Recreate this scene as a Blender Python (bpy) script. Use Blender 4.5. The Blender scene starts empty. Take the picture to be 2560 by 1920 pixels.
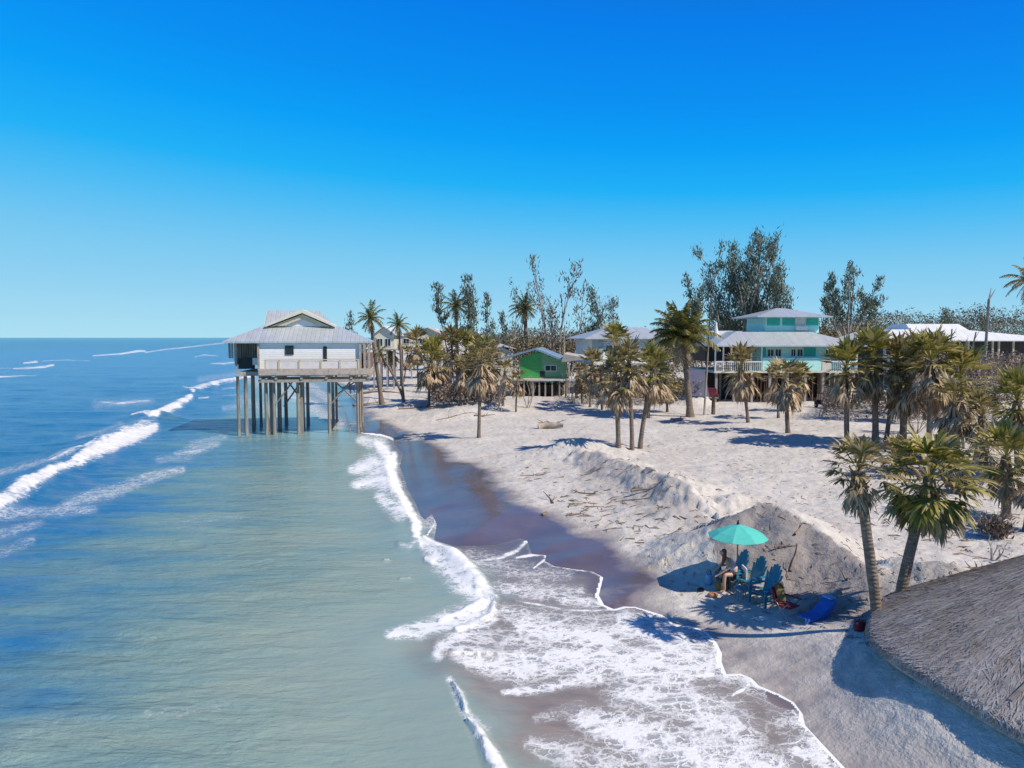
import bpy, math, random
import numpy as np
from math import sin, cos, tan, atan, pi, radians, sqrt
random.seed(7); rng = np.random.default_rng(11)
scene = bpy.context.scene
# ------------------------------------------------------------------ camera
PITCH = atan(116/1750); HC = 10.0
cam_d = bpy.data.cameras.new("camera"); cam = bpy.data.objects.new("camera", cam_d)
scene.collection.objects.link(cam); scene.camera = cam
cam.location = (0, 0, HC); cam.rotation_euler = (pi/2-PITCH, 0, 0)
cam_d.sensor_width = 36; cam_d.lens = 36*1750/2560; cam_d.clip_start = 0.1; cam_d.clip_end = 100000
# ------------------------------------------------------------------ light
EL = radians(47); SAZ = (0.88, -0.475)            # horizontal direction towards the sun
world = bpy.data.worlds.new("World"); scene.world = world; world.use_nodes = True
nt = world.node_tree; nt.nodes.clear()
def N(t, ty, **kw):
    n = t.nodes.new(ty)
    for k, v in kw.items(): setattr(n, k, v)
    return n
out = N(nt, 'ShaderNodeOutputWorld'); bg = N(nt, 'ShaderNodeBackground')
sky = N(nt, 'ShaderNodeTexSky'); sky.sky_type = 'NISHITA'; sky.sun_disc = False
sky.sun_elevation = EL; sky.sun_rotation = math.atan2(SAZ[0], SAZ[1]); sky.air_density = 1.0; sky.dust_density = 0.3; sky.ozone_density = 3
tc = N(nt, 'ShaderNodeTexCoord'); sx = N(nt, 'ShaderNodeSeparateXYZ'); nt.links.new(tc.outputs['Generated'], sx.inputs[0])
ramp = N(nt, 'ShaderNodeValToRGB'); 
mz = N(nt, 'ShaderNodeMath', operation='MULTIPLY_ADD'); nt.links.new(sx.outputs['X'], mz.inputs[0]); mz.inputs[1].default_value = .28; mz.inputs[2].default_value = 1.02
mz2 = N(nt, 'ShaderNodeMath', operation='MULTIPLY'); nt.links.new(sx.outputs['Z'], mz2.inputs[0]); nt.links.new(mz.outputs[0], mz2.inputs[1]); nt.links.new(mz2.outputs[0], ramp.inputs[0])
def srgb(r, g, b):
    f = lambda c: (c/255/12.92) if c/255 <= .04045 else ((c/255+.055)/1.055)**2.4
    return (f(r), f(g), f(b), 1)
el = ramp.color_ramp; el.interpolation = 'EASE' if False else 'LINEAR'
stops = [(0.0, srgb(174, 225, 244)), (0.06, srgb(146, 210, 243)), (0.11, srgb(122, 202, 243)), (0.165, srgb(80, 190, 246)), (0.21, srgb(28, 178, 249)), (0.27, srgb(0, 160, 250)), (0.33, srgb(0, 144, 244)),
         (0.42, srgb(0, 127, 237)), (0.58, srgb(24, 84, 180)), (1.0, srgb(62, 80, 122))]
el.elements[0].position, el.elements[0].color = stops[0]
el.elements[1].position, el.elements[1].color = stops[-1]
for p_, c_ in stops[1:-1]:
    e = el.elements.new(p_); e.color = c_
sc_ = N(nt, 'ShaderNodeMixRGB', blend_type='MULTIPLY'); sc_.inputs[0].default_value = 1; sc_.inputs[2].default_value = (1, 1, 1, 1)
nt.links.new(ramp.outputs[0], sc_.inputs[1]); sc_.inputs[2].default_value = (9.9, 9.9, 9.9, 1)
mx = N(nt, 'ShaderNodeMixRGB'); mx.inputs[0].default_value = 0.975
nt.links.new(sky.outputs[0], mx.inputs[1]); nt.links.new(sc_.outputs[0], mx.inputs[2])
nt.links.new(mx.outputs[0], bg.inputs[0]); bg.inputs[1].default_value = 0.1
nt.links.new(bg.outputs[0], out.inputs[0])
sl = bpy.data.lights.new("sun", 'SUN'); sl.energy = 5.0; sl.angle = radians(0.5); sl.color = (1, 0.915, 0.795)
so = bpy.data.objects.new("sun", sl); scene.collection.objects.link(so)
from mathutils import Vector, Matrix, noise as mnoise
sd = Vector((SAZ[0]*cos(EL), SAZ[1]*cos(EL), sin(EL))).normalized()
so.rotation_euler = (-sd).to_track_quat('-Z', 'Y').to_euler(); so.location = (20, -20, 60)
scene.view_settings.view_transform = 'Standard'; scene.view_settings.look = 'None'
scene.view_settings.exposure = 0; scene.view_settings.gamma = 1
scene.render.engine = 'CYCLES'; scene.cycles.max_bounces = 6; scene.cycles.transparent_max_bounces = 4

# ------------------------------------------------------------------ picture -> place
def P(u, v, z=0.0):
    a = np.arctan((np.asarray(v, float)-960)/1750)+PITCH
    D = (HC-z)/np.tan(a); return (np.asarray(u, float)-1280)/1750*(D*cos(PITCH)+(HC-z)*sin(PITCH)), D
def proj(x, y, z):
    d = y*cos(PITCH)+(HC-z)*sin(PITCH); yy = (z-HC)*cos(PITCH)+y*sin(PITCH)
    return 1280+1750*x/d, 960-1750*yy/d
def PD(u, v, D):                                  # the point seen at u,v at distance D
    z = HC-D*tan(atan((v-960)/1750)+PITCH)
    return (u-1280)/1750*(D*cos(PITCH)+(HC-z)*sin(PITCH)), D, z

def polydist(x, y, pts, cap=None):
    best = np.full(x.shape, 1e9); 
    for (ax, ay), (bx, by) in zip(pts[:-1], pts[1:]):
        dx, dy = bx-ax, by-ay; L = dx*dx+dy*dy+1e-9
        t = np.clip(((x-ax)*dx+(y-ay)*dy)/L, 0, 1)
        best = np.minimum(best, (x-ax-t*dx)**2+(y-ay-t*dy)**2)
    return np.sqrt(best)
def inside(x, y, poly):
    r = np.zeros(x.shape, bool); n = len(poly)
    for i in range(n):
        ax, ay = poly[i]; bx, by = poly[(i+1) % n]
        if ay == by: continue
        c = ((ay > y) != (by > y)) & (x < (bx-ax)*(y-ay)/(by-ay)+ax); r ^= c
    return r
def h2(i, j, s):
    n = (i*374761393+j*668265263+s*1442695041) & 0x7fffffff
    n = ((n ^ (n >> 13))*1274126177) & 0x7fffffff
    return ((n ^ (n >> 16)) & 0xffff)/65535.0
def vnoise(x, y, s=0):
    xi = np.floor(x).astype(np.int64); yi = np.floor(y).astype(np.int64); fx = x-xi; fy = y-yi
    fx = fx*fx*(3-2*fx); fy = fy*fy*(3-2*fy)
    a = h2(xi, yi, s); b = h2(xi+1, yi, s); c = h2(xi, yi+1, s); d = h2(xi+1, yi+1, s)
    return (a+(b-a)*fx)+((c+(d-c)*fx)-(a+(b-a)*fx))*fy
def fbm(x, y, o=4, s=0):
    r = 0; a = .5
    for k in range(o): r = r+a*(vnoise(x*2**k+17.3*k, y*2**k-9.1*k, s+k)-.5); a *= .5
    return r*2
sstep = lambda a, b, t: (lambda q: q*q*(3-2*q))(np.clip((t-a)/(b-a), 0, 1))

W_PX = [(2700, 2500), (2300, 2060), (2117, 1920), (2060, 1860), (2017, 1814), (2010, 1785), (1987, 1755), (1950, 1735), (1899, 1714), (1880, 1695), (1850, 1683),
        (1817, 1685), (1805, 1655), (1806, 1635), (1793, 1608), (1770, 1582), (1735, 1566), (1688, 1561), (1658, 1538), (1625, 1528), (1588, 1517), (1560, 1516), (1535, 1523), (1510, 1512),
        (1497, 1488), (1508, 1443), (1480, 1428), (1435, 1423), (1385, 1415), (1362, 1402), (1366, 1388), (1330, 1385), (1318, 1352), (1300, 1345), (1240, 1362),
        (1134, 1366), (1085, 1350), (1092, 1310), (1080, 1285), (1062, 1300), (1052, 1290), (1040, 1260), (1020, 1225), (1011, 1195), (1000, 1165), (1008, 1134), (985, 1110), (983, 1094), (950, 1084), (905, 1081), (880, 1070),
        (868, 1040), (852, 1000), (825, 972), (790, 955), (740, 930), (700, 905), (670, 880), (655, 862), (650, 852), (648, 847)]
E_PX = [(2900, 2500), (2480, 2060), (2260, 1860), (2130, 1760), (2050, 1690), (1930, 1620), (1800, 1568), (1690, 1538), (1630, 1500), (1590, 1440), (1520, 1385), (1440, 1340), (1370, 1298), (1290, 1240),
        (1235, 1195), (1186, 1165), (1109, 1135), (1028, 1100), (987, 1070), (940, 1050), (905, 1022), (875, 975), (800, 945), (750, 925), (705, 902), (672, 878), (657, 861), (652, 851), (649, 846.5)]
B_PX = [(1500, 2500), (1300, 2100), (1235, 1914), (1175, 1810), (1150, 1770), (1120, 1715), (1076, 1679), (1020, 1620), (1060, 1580), (1150, 1545), (1205, 1500), (1180, 1450), (1120, 1385), (1050, 1330), (1020, 1280), (985, 1220), (960, 1160), (945, 1100),
        (900, 1088), (845, 1078), (800, 1050), (770, 1010), (740, 960), (715, 932), (700, 906), (670, 881), (655, 862), (650, 852), (648, 847)]
def wl(px):
    return [tuple(float(c) for c in P(u, v)) for u, v in px]
W_L, E_L, B_L = wl(W_PX), wl(E_PX), wl(B_PX)
def signed(x, y, L):
    poly = [(L[0][0], -400)]+L+[(90000, L[-1][1]*1.0), (90000, -400)]
    d = polydist(x, y, L); return np.where(inside(x, y, poly), d, -d)
# mounds: u, v, height, across, along, turn   (sand pushed up in ridges)
MO = []
def mound(u, v, h, rx, ry, a=0, power=1.0): x, y = P(u, v, 1.0); MO.append((float(x), float(y), h, rx, ry, radians(a), power))
MO.append((16.0, 17.5, .5, 5.0, 5.0, 0, 1)); mound(1700, 1275, .4, 2.6, 1.5, -35); mound(1640, 1225, .4, 3.0, 1.6, -35)
CR = []
def crest(pts, f, b, amt=.5): CR.append(([tuple(float(c) for c in (PD(u, v, D) if D > 5 else (*P(u, v, D), D))) for u, v, D in pts], f, b, amt))
crest([(1755, 1352, .75), (1795, 1318, 1.7), (1850, 1288, 2.35), (1925, 1256, 2.85), (1965, 1266, 2.85), (2034, 1312, 2.35), (2108, 1369, 1.9), (2180, 1440, 1.5)], .62, .5, .17)
crest([(2175, 1448, 1.5), (2268, 1400, 2.1), (2390, 1418, 2.2), (2480, 1440, 2.0), (2640, 1450, 1.9)], .55, .4, .18)
crest([(1450, 1130, 1.3), (1490, 1132, 1.5), (1560, 1152, 1.75), (1600, 1170, 1.6), (1660, 1185, 1.85), (1710, 1212, 1.75), (1735, 1240, 1.4), (1745, 1262, 1.0)], .62, .30, .5)
mound(1455, 1125, 1.15, 3.6, 1.8, -10); mound(1140, 1035, .9, 5, 3, 0); mound(1200, 1020, .8, 5, 3.4, 0); mound(1030, 1010, .7, 4, 3, 0); mound(960, 985, 1.0, 9, 5, 0)
mound(1738, 1012, 1.8, 2.0, 2.0, 0)
def land(x, y, d=None):
    x = np.asarray(x, float); y = np.asarray(y, float)
    if d is None: d = signed(x, y, W_L)
    far = np.clip(np.hypot(x, y)/60, 0, 6)
    h = np.where(d > 0, 1.15*(1-np.exp(-np.maximum(d, 0)/11)), np.maximum(d*.22, -2.5))
    h = h+1.05*sstep(-.3, 3.3, d)*np.exp(-(((x-11.5)**2+(y-16.0)**2)/34)**1.2)
    inl = sstep(1.5, 9, d)
    h = h+inl*(fbm(x*.35, y*.35, 4, 3)*.22+fbm(x*1.3, y*1.3, 3, 9)*.07+fbm(x*.06, y*.06, 2, 5)*.35)
    for mxx, my, mh, rx, ry, a, pw in MO:
        dx = x-mxx; dy = y-my; ca, sa = cos(a), sin(a); p = (dx*ca+dy*sa)/rx; q = (-dx*sa+dy*ca)/ry
        q = np.where(q < 0, q*1.25, q*.8)                       # steeper towards the sea side
        r = np.sqrt(p*p+q*q)+fbm(x*.9, y*.9, 3, 21)*.28
        h = h+mh*np.maximum(0, 1-np.clip(r, 0, 1.6)/1.6)**1.25*1.25*sstep(.5, 3, d)
    nz = fbm(x*.8, y*.8, 4, 77); nz2 = fbm(x*2.6, y*2.6, 3, 78)
    for L, f, b, amt in CR:
        best = np.full(x.shape, -9.0)
        for (ax, ay, az), (bx, by, bz) in zip(L[:-1], L[1:]):
            dx, dy = bx-ax, by-ay; t = np.clip(((x-ax)*dx+(y-ay)*dy)/(dx*dx+dy*dy), 0, 1); px, py = x-ax-t*dx, y-ay-t*dy; dist = np.hypot(px, py)
            front = (px*dy-py*dx) > 0; dist = np.sqrt(dist*dist+.03)-.17
            best = np.maximum(best, az+(bz-az)*t-dist*np.where(front, f, b))
        best = best+nz*amt*1.2+nz2*amt*.3
        k = .22; e = np.clip(.5+.5*(best-h)/k, 0, 1); h = h*(1-e)+best*e+k*e*(1-e)
    return h
def zland(x, y): return float(land(np.array([x]), np.array([y]))[0])
def G(u, v):
    """ground point seen at u,v"""
    Ds = np.concatenate([np.linspace(12, 60, 1200), np.linspace(60, 400, 1600)])
    a = atan((v-960)/1750)+PITCH; z = HC-Ds*tan(a); x = (u-1280)/1750*(Ds*cos(PITCH)+(HC-z)*sin(PITCH))
    m = (z < 4.5)
    hz = np.full(Ds.shape, -9.); hz[m] = np.maximum(land(x[m], Ds[m]), 0)
    k = np.argmax(z <= hz)
    return Vector((float(x[k]), float(Ds[k]), float(hz[k])))

# ------------------------------------------------------------------ materials
class MT:
    def __init__(s, name):
        s.m = bpy.data.materials.new(name); s.m.use_nodes = True; s.t = s.m.node_tree; s.b = s.t.nodes['Principled BSDF']; s.o = s.t.nodes['Material Output']
    def n(s, ty, **kw): return N(s.t, ty, **kw)
    def l(s, a, b): s.t.links.new(a, b)
    def co(s): return s.n('ShaderNodeTexCoord').outputs['Object']
    def pos(s): return s.n('ShaderNodeNewGeometry').outputs['Position']
    def mapp(s, src, sc=(1, 1, 1), rot=(0, 0, 0)):
        m = s.n('ShaderNodeMapping'); s.l(src, m.inputs[0]); m.inputs['Scale'].default_value = sc; m.inputs['Rotation'].default_value = rot; return m.outputs[0]
    def noise(s, src, scale, detail=4, rough=.55, dist=0):
        n = s.n('ShaderNodeTexNoise'); s.l(src, n.inputs['Vector']); n.inputs['Scale'].default_value = scale; n.inputs['Detail'].default_value = detail
        n.inputs['Roughness'].default_value = rough; n.inputs['Distortion'].default_value = dist; return n.outputs['Fac']
    def ramp(s, fac, stops):
        r = s.n('ShaderNodeValToRGB'); s.l(fac, r.inputs[0]); e = r.color_ramp.elements
        f = lambda c: (c[0], c[1], c[2], 1) if not isinstance(c, (int, float)) else (c, c, c, 1)
        e[0].position, e[0].color = stops[0][0], f(stops[0][1]); e[1].position, e[1].color = stops[-1][0], f(stops[-1][1])
        for p, c in stops[1:-1]: k = e.new(p); k.color = f(c)
        return r.outputs[0]
    def mix(s, fac, a, b, mode='MIX'):
        m = s.n('ShaderNodeMixRGB', blend_type=mode)
        for i, v in enumerate((fac, a, b)):
            if isinstance(v, (int, float)): m.inputs[i].default_value = v if i == 0 else (v, v, v, 1)
            elif isinstance(v, tuple): m.inputs[i].default_value = (v[0], v[1], v[2], 1)
            else: s.l(v, m.inputs[i])
        return m.outputs[0]
    def math(s, op, a, b=0.0, c=None, clamp=False):
        m = s.n('ShaderNodeMath', operation=op, use_clamp=clamp)
        for i, v in enumerate((a, b) if c is None else (a, b, c)):
            if isinstance(v, (int, float)): m.inputs[i].default_value = v
            else: s.l(v, m.inputs[i])
        return m.outputs[0]
    def attr(s, name): a = s.n('ShaderNodeAttribute', attribute_name=name); return a.outputs['Fac']
    def bump(s, h, dist, strength=1.0, base=None):
        b = s.n('ShaderNodeBump'); s.l(h, b.inputs['Height']); b.inputs['Distance'].default_value = dist; b.inputs['Strength'].default_value = strength
        if base: s.l(base, b.inputs['Normal'])
        return b.outputs[0]
    def set(s, **kw):
        for k, v in kw.items():
            i = s.b.inputs[{'col': 'Base Color', 'rough': 'Roughness', 'metal': 'Metallic', 'nor': 'Normal', 'ior': 'IOR', 'spec': 'Specular IOR Level'}[k]]
            if isinstance(v, (int, float)): i.default_value = v
            elif isinstance(v, tuple): i.default_value = (v[0], v[1], v[2], 1)
            else: s.l(v, i)
        return s
def weathered(name, col, rough=.7, var=.25, scale=3, dark=None, bumpd=.004, stretch=(1, 1, 1), metal=0):
    m = MT(name); c = m.mapp(m.co(), stretch); f = m.noise(c, scale, 6, .65); f2 = m.noise(c, scale*9, 3)
    d = dark or tuple(k*(1-var*1.6) for k in col); lt = tuple(min(1, k*(1+var*.5)) for k in col)
    cc = m.ramp(f, [(.28, d), (.5, col), (.75, lt)]); cc = m.mix(.18, cc, m.ramp(f2, [(.3, .3), (.7, 1.0)]), 'MULTIPLY')
    m.set(col=cc, rough=rough, metal=metal, nor=m.bump(f2, bumpd)); return m.m
def ribbed(name, col, freq, axis='x', rough=.45, var=.2, depth=.015, metal=0.0, k=.5):
    """boards, seams or siding along one object axis"""
    m = MT(name); s = m.n('ShaderNodeSeparateXYZ'); m.l(m.co(), s.inputs[0]); a = s.outputs[{'x': 0, 'y': 1, 'z': 2}[axis]]
    fr = m.math('FRACT', m.math('MULTIPLY', a, freq)); g = m.math('SMOOTH_MIN', m.math('MULTIPLY', fr, 8), m.math('MULTIPLY', m.math('SUBTRACT', 1.0, fr), 8), 1.0)
    g = m.math('MINIMUM', g, 1.0); f = m.noise(m.co(), 1.3, 6, .6)
    f3 = m.n('ShaderNodeTexWhiteNoise', noise_dimensions='1D'); m.l(m.math('FLOOR', m.math('MULTIPLY', a, freq)), f3.inputs['W'])
    cc = m.ramp(f, [(.3, tuple(q*(1-var) for q in col)), (.7, tuple(min(1, q*(1+var*.4)) for q in col))])
    cc = m.mix(k, cc, m.ramp(f3.outputs[0], [(0, .72), (1, 1.0)]), 'MULTIPLY'); cc = m.mix(k, cc, m.ramp(g, [(0, .45), (.6, 1.0)]), 'MULTIPLY')
    m.set(col=cc, rough=rough, metal=metal, nor=m.bump(g, depth)); return m.m
M = {}
M['pile'] = weathered('weathered_pile_wood', (.30, .26, .21), .85, .5, 2.0, (.10, .085, .07), .01, (3, 3, .4))
M['wood'] = weathered('grey_timber', (.38, .34, .29), .8, .35, 4)
M['deckwood'] = weathered('tan_deck_timber', (.50, .41, .34), .8, .3, 3)
M['tan'] = weathered('tan_paint', (.62, .52, .36), .6, .15, 4)
M['white'] = weathered('white_paint', (.80, .78, .75), .55, .08, 1.5)
M['pinkwhite'] = weathered('pinkish_white_panel', (.76, .68, .64), .6, .1, 2)
M['cream'] = weathered('cream_paint', (.74, .69, .55), .6, .1, 1.5)
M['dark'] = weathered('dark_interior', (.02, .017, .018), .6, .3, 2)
M['glass'] = MT('dark_glass').set(col=(.015, .022, .03), rough=.08).m
M['roofgrey'] = ribbed('grey_metal_roof', (.60, .63, .64), 2.2, 'x', .38, .12, .02, .35, .3)
M['roofwhite'] = ribbed('white_metal_roof', (.86, .85, .83), 2.0, 'x', .4, .08, .02, .1, .3)
M['roofblue'] = ribbed('blue_grey_metal_roof', (.30, .42, .52), 2.2, 'x', .4, .15, .02, .3, .3)
M['rooftan'] = weathered('faded_shingles', (.50, .44, .38), .9, .3, 2)
M['batten'] = ribbed('brown_batten_boards', (.26, .19, .15), 1.3, 'x', .8, .3, .03, 0, .9)
M['siding'] = ribbed('white_lap_siding', (.90, .87, .83), 5, 'z', .6, .06, .02, 0, .35)
M['green'] = ribbed('bright_green_boards', (.07, .40, .10), 4, 'z', .6, .12, .02, 0, .35)
M['green2'] = ribbed('faded_green_boards', (.20, .42, .20), 4, 'z', .6, .12, .02, 0, .35)
M['aqua'] = ribbed('aqua_boards', (.52, .93, .83), 5, 'z', .5, .05, .02, 0, .25)
M['teal'] = ribbed('teal_shutter_slats', (.03, .52, .42), 10, 'z', .5, .1, .02, 0, .4)
M['mist'] = ribbed('misty_green_siding', (.42, .52, .50), 4, 'z', .6, .08, .02, 0, .3)
M['rust'] = weathered('brown_lattice_wood', (.22, .13, .085), .85, .5, 1.5)
M['red'] = weathered('dark_red_paint', (.12, .012, .014), .4, .25, 2)
M['tyre'] = weathered('black_rubber', (.02, .02, .02), .8, .2, 5)
M['metal'] = weathered('grey_metal', (.35, .35, .37), .4, .2, 5, metal=.6)
M['barewood'] = weathered('bleached_bare_wood', (.40, .33, .27), .9, .4, 2, (.18, .14, .11))
M['greybark'] = weathered('grey_bark', (.34, .30, .27), .9, .4, 2)
M['drift'] = weathered('driftwood', (.26, .19, .14), .9, .5, 3)
M['lavpanel'] = weathered('lavender_grey_panel', (.17, .17, .25), .5, .2, 1)

def leafmat(name, stops, trans=.25, rough=.55):
    m = MT(name); g = m.n('ShaderNodeNewGeometry'); oi = m.n('ShaderNodeObjectInfo')
    cc = m.ramp(g.outputs['Random Per Island'], stops); f = m.noise(m.co(), 1.1, 3)
    cc = m.mix(.5, cc, m.ramp(f, [(.3, .45), (.7, 1.25)]), 'MULTIPLY'); m.set(col=cc, rough=rough)
    tr = m.n('ShaderNodeBsdfTranslucent'); m.l(cc, tr.inputs[0]); ms = m.n('ShaderNodeMixShader'); ms.inputs[0].default_value = trans
    m.l(m.b.outputs[0], ms.inputs[1]); m.l(tr.outputs[0], ms.inputs[2]); m.l(ms.outputs[0], m.o.inputs['Surface']); return m.m
M['palmgreen'] = leafmat('palm_green', [(0, (.09, .10, .018)), (.35, (.23, .22, .035)), (.7, (.42, .35, .08)), (1, (.56, .42, .22))])
M['palmolive'] = leafmat('palm_olive', [(0, (.10, .085, .025)), (.4, (.27, .215, .065)), (.75, (.46, .34, .14)), (1, (.60, .46, .28))])
M['palmgold'] = leafmat('palm_gold', [(0, (.09, .10, .018)), (.4, (.23, .22, .035)), (.75, (.45, .36, .07)), (1, (.58, .44, .20))])
M['dead'] = leafmat('dead_palm_leaf', [(0, (.16, .105, .055)), (.5, (.40, .28, .165)), (1, (.66, .52, .36))], .1, .8)
M['cocogreen'] = leafmat('coconut_green', [(0, (.06, .07, .018)), (.6, (.18, .175, .035)), (1, (.42, .34, .12))])
M['needle'] = leafmat('casuarina_needles', [(0, (.07, .095, .075)), (.5, (.15, .18, .12)), (1, (.28, .29, .20))], .15, .8)
M['needlegrey'] = leafmat('dying_needles', [(0, (.10, .105, .095)), (.5, (.20, .19, .16)), (1, (.32, .28, .23))], .15, .8)
M['wood_far'] = leafmat('far_foliage', [(0, (.07, .07, .045)), (.5, (.15, .135, .085)), (1, (.27, .215, .15))], .1, .9)
M['brush'] = leafmat('dry_brush', [(0, (.10, .075, .06)), (.5, (.24, .175, .135)), (1, (.44, .35, .28))], .05, .9)
M['olivebrush'] = leafmat('olive_brush', [(0, (.08, .075, .035)), (.5, (.20, .165, .08)), (1, (.36, .28, .17))], .1, .9)
def trunkmat(name, a, b, c):
    m = MT(name); f = m.noise(m.mapp(m.co(), (1, 1, 2.2)), 4, 6, .7); w = m.n('ShaderNodeTexWave', bands_direction='Z'); m.l(m.co(), w.inputs['Vector'])
    w.inputs['Scale'].default_value = 2.6; w.inputs['Distortion'].default_value = 5; w.inputs['Detail'].default_value = 3
    cc = m.ramp(f, [(.3, a), (.5, b), (.72, c)]); cc = m.mix(.35, cc, m.ramp(w.outputs['Fac'], [(0, .45), (.6, 1.0)]), 'MULTIPLY')
    m.set(col=cc, rough=.9, nor=m.bump(m.mix(.5, f, w.outputs['Fac']), .03)); return m.m
M['trunk'] = trunkmat('palm_trunk', (.09, .065, .048), (.21, .155, .115), (.36, .28, .21))
M['boots'] = trunkmat('palm_boots', (.05, .035, .026), (.13, .09, .065), (.30, .22, .16))

# sand
m = MT('beach_sand'); pos = m.pos(); wet = m.attr('wet'); lit = m.attr('litter')
f1 = m.noise(pos, .35, 5, .6); f2 = m.noise(pos, 2.6, 5, .62); f3 = m.noise(pos, 14, 4, .6); ftp = m.n('ShaderNodeTexVoronoi', feature='SMOOTH_F1'); m.l(m.mix(.12, pos, m.n('ShaderNodeTexNoise').outputs['Color'], 'ADD'), ftp.inputs['Vector']); ftp.inputs['Scale'].default_value = 1.9
dry = m.ramp(f1, [(.3, (.53, .485, .43)), (.55, (.61, .57, .515)), (.75, (.67, .63, .58))])
dry = m.mix(.5, dry, m.ramp(f2, [(.32, .60), (.58, 1.0)]), 'MULTIPLY')
spk = m.ramp(m.noise(m.mapp(pos, (1, 1.6, 1), (0, 0, .4)), 5.5, 6, .75), [(.60, 1.0), (.67, .42)])
spk = m.mix(m.math('MULTIPLY', lit, .85), 1.0, spk); dry = m.mix(1.0, dry, spk, 'MULTIPLY')
dry = m.mix(m.math('MULTIPLY', m.attr('dug_shade'), .9), dry, m.mix(1.0, m.ramp(f2, [(.3, (.22, .19, .175)), (.7, (.32, .28, .26))]), spk, 'MULTIPLY'))  # crest fronts darkened: scraped damp sand and shade, both put into the colour
wcol = m.ramp(f1, [(.3, (.105, .082, .088)), (.7, (.16, .12, .12))])
wf = m.math('ADD', wet, m.math('MULTIPLY', m.math('SUBTRACT', m.noise(pos, .8, 5, .6), .5), 1.0), clamp=True)
wf = m.mix(m.ramp(wet, [(0.0, 0.0), (.08, 1.0), (.92, 1.0), (1, 0.0)]), wet, wf)
mid = m.mix(.55, dry, (.27, .225, .21))
cc = m.mix(m.ramp(wf, [(.05, 0), (.45, 1)]), dry, mid); cc = m.mix(m.ramp(wf, [(.45, 0), (.95, 1)]), cc, wcol)
rg = m.ramp(wf, [(.3, .9), (.9, .16)])
amp = m.ramp(wf, [(.1, 1), (.7, .04)])
hh = m.math('ADD', m.math('MULTIPLY', f2, .8), m.math('ADD', m.math('MULTIPLY', f3, .25), m.math('MULTIPLY', ftp.outputs['Distance'], .55)))
m.set(col=cc, rough=rg, nor=m.bump(m.math('MULTIPLY', hh, amp), .17, .8)); M['sand'] = m.m

# water
m = MT('sea_water'); pos = m.pos(); fs = m.attr('foam'); fl = m.attr('lace'); dep = m.attr('depth'); sa = m.attr('sandy')
nA = m.noise(m.mapp(pos, (.16, .5, 1), (0, 0, .25)), 1.0, 6, .6); nB = m.noise(m.mapp(pos, (.9, 2.6, 1), (0, 0, .3)), 1.0, 5, .6); nC = m.noise(m.mapp(pos, (.03, .05, 1)), 1.0, 4, .6)
dd = m.math('ADD', dep, m.math('MULTIPLY', m.math('SUBTRACT', nA, .5), .95)); dd = m.math('ADD', dd, m.math('MULTIPLY', m.math('SUBTRACT', nC, .5), .25), clamp=True)
wc = m.ramp(dd, [(0, (.26, .335, .29)), (.25, (.205, .31, .29)), (.5, (.11, .24, .30)), (.72, (.03, .17, .36)), (.9, (.012, .15, .36)), (1.0, (.0, .10, .19))])
sandyc = m.ramp(nB, [(.3, (.20, .165, .145)), (.7, (.285, .235, .20))]); wc = m.mix(sa, wc, m.mix(m.attr('film'), sandyc, (.14, .115, .12)))
# lacy foam
def lace(scale, seed, stretch):
    w = m.n('ShaderNodeTexNoise'); m.l(pos, w.inputs['Vector']); w.inputs['Scale'].default_value = scale*.7; w.inputs['Detail'].default_value = 4; w.inputs['Roughness'].default_value = .6
    v = m.n('ShaderNodeVectorMath', operation='SCALE'); m.l(w.outputs['Color'], v.inputs[0]); v.inputs['Scale'].default_value = 2.3/scale
    a = m.n('ShaderNodeVectorMath', operation='ADD'); m.l(pos, a.inputs[0]); m.l(v.outputs[0], a.inputs[1])
    vo = m.n('ShaderNodeTexVoronoi', feature='DISTANCE_TO_EDGE'); m.l(m.mapp(a.outputs[0], stretch, (0, 0, seed)), vo.inputs['Vector']); vo.inputs['Scale'].default_value = scale
    return vo.outputs['Distance']
l1 = lace(1.7, .35, (.62, 1.0, 1)); l2 = lace(3.9, .5, (.6, 1, 1))
lm = m.math('MINIMUM', m.math('MULTIPLY', l1, 1.0), m.math('MULTIPLY', l2, 1.7))
fn = m.noise(pos, .9, 5, .65); fn2 = m.noise(pos, 7, 4, .7)
thr = m.math('MULTIPLY', m.math('ADD', fl, m.math('MULTIPLY', m.math('SUBTRACT', fn, .5), m.math('MULTIPLY', m.math('MINIMUM', fl, .5), 2.6))), .238)
lf = m.math('SUBTRACT', thr, lm); lf = m.math('MULTIPLY_ADD', lf, 5.0, m.math('MULTIPLY', m.math('SUBTRACT', fn2, .5), .7)); lf = m.math('MULTIPLY', lf, m.math('MULTIPLY', fl, 6, clamp=True), clamp=True)
big = m.math('MULTIPLY', m.math('SUBTRACT', m.noise(m.mapp(pos, (.22, .16, 1)), 1.0, 6, .75), .5), 3.4)
sf = m.math('ADD', m.math('MULTIPLY', fs, 1.75), m.math('ADD', big, m.math('MULTIPLY', m.math('SUBTRACT', m.noise(pos, 2.2, 6, .7), .5), 2.4))); sf = m.math('MULTIPLY', m.math('SUBTRACT', sf, .78), 1.6, clamp=True)
sf = m.math('MULTIPLY', sf, m.math('MULTIPLY', fs, 5, clamp=True))
foam = m.math('MAXIMUM', m.math('MULTIPLY', lf, .9), sf)
milky = m.math('MULTIPLY', m.math('ADD', fl, fs), .30, clamp=True)
wc2 = m.mix(milky, wc, (.55, .60, .62)); cc = m.mix(foam, wc2, (.80, .80, .80))
rg = m.mix(foam, .16, .9)
calm = m.attr('calm')
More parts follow.
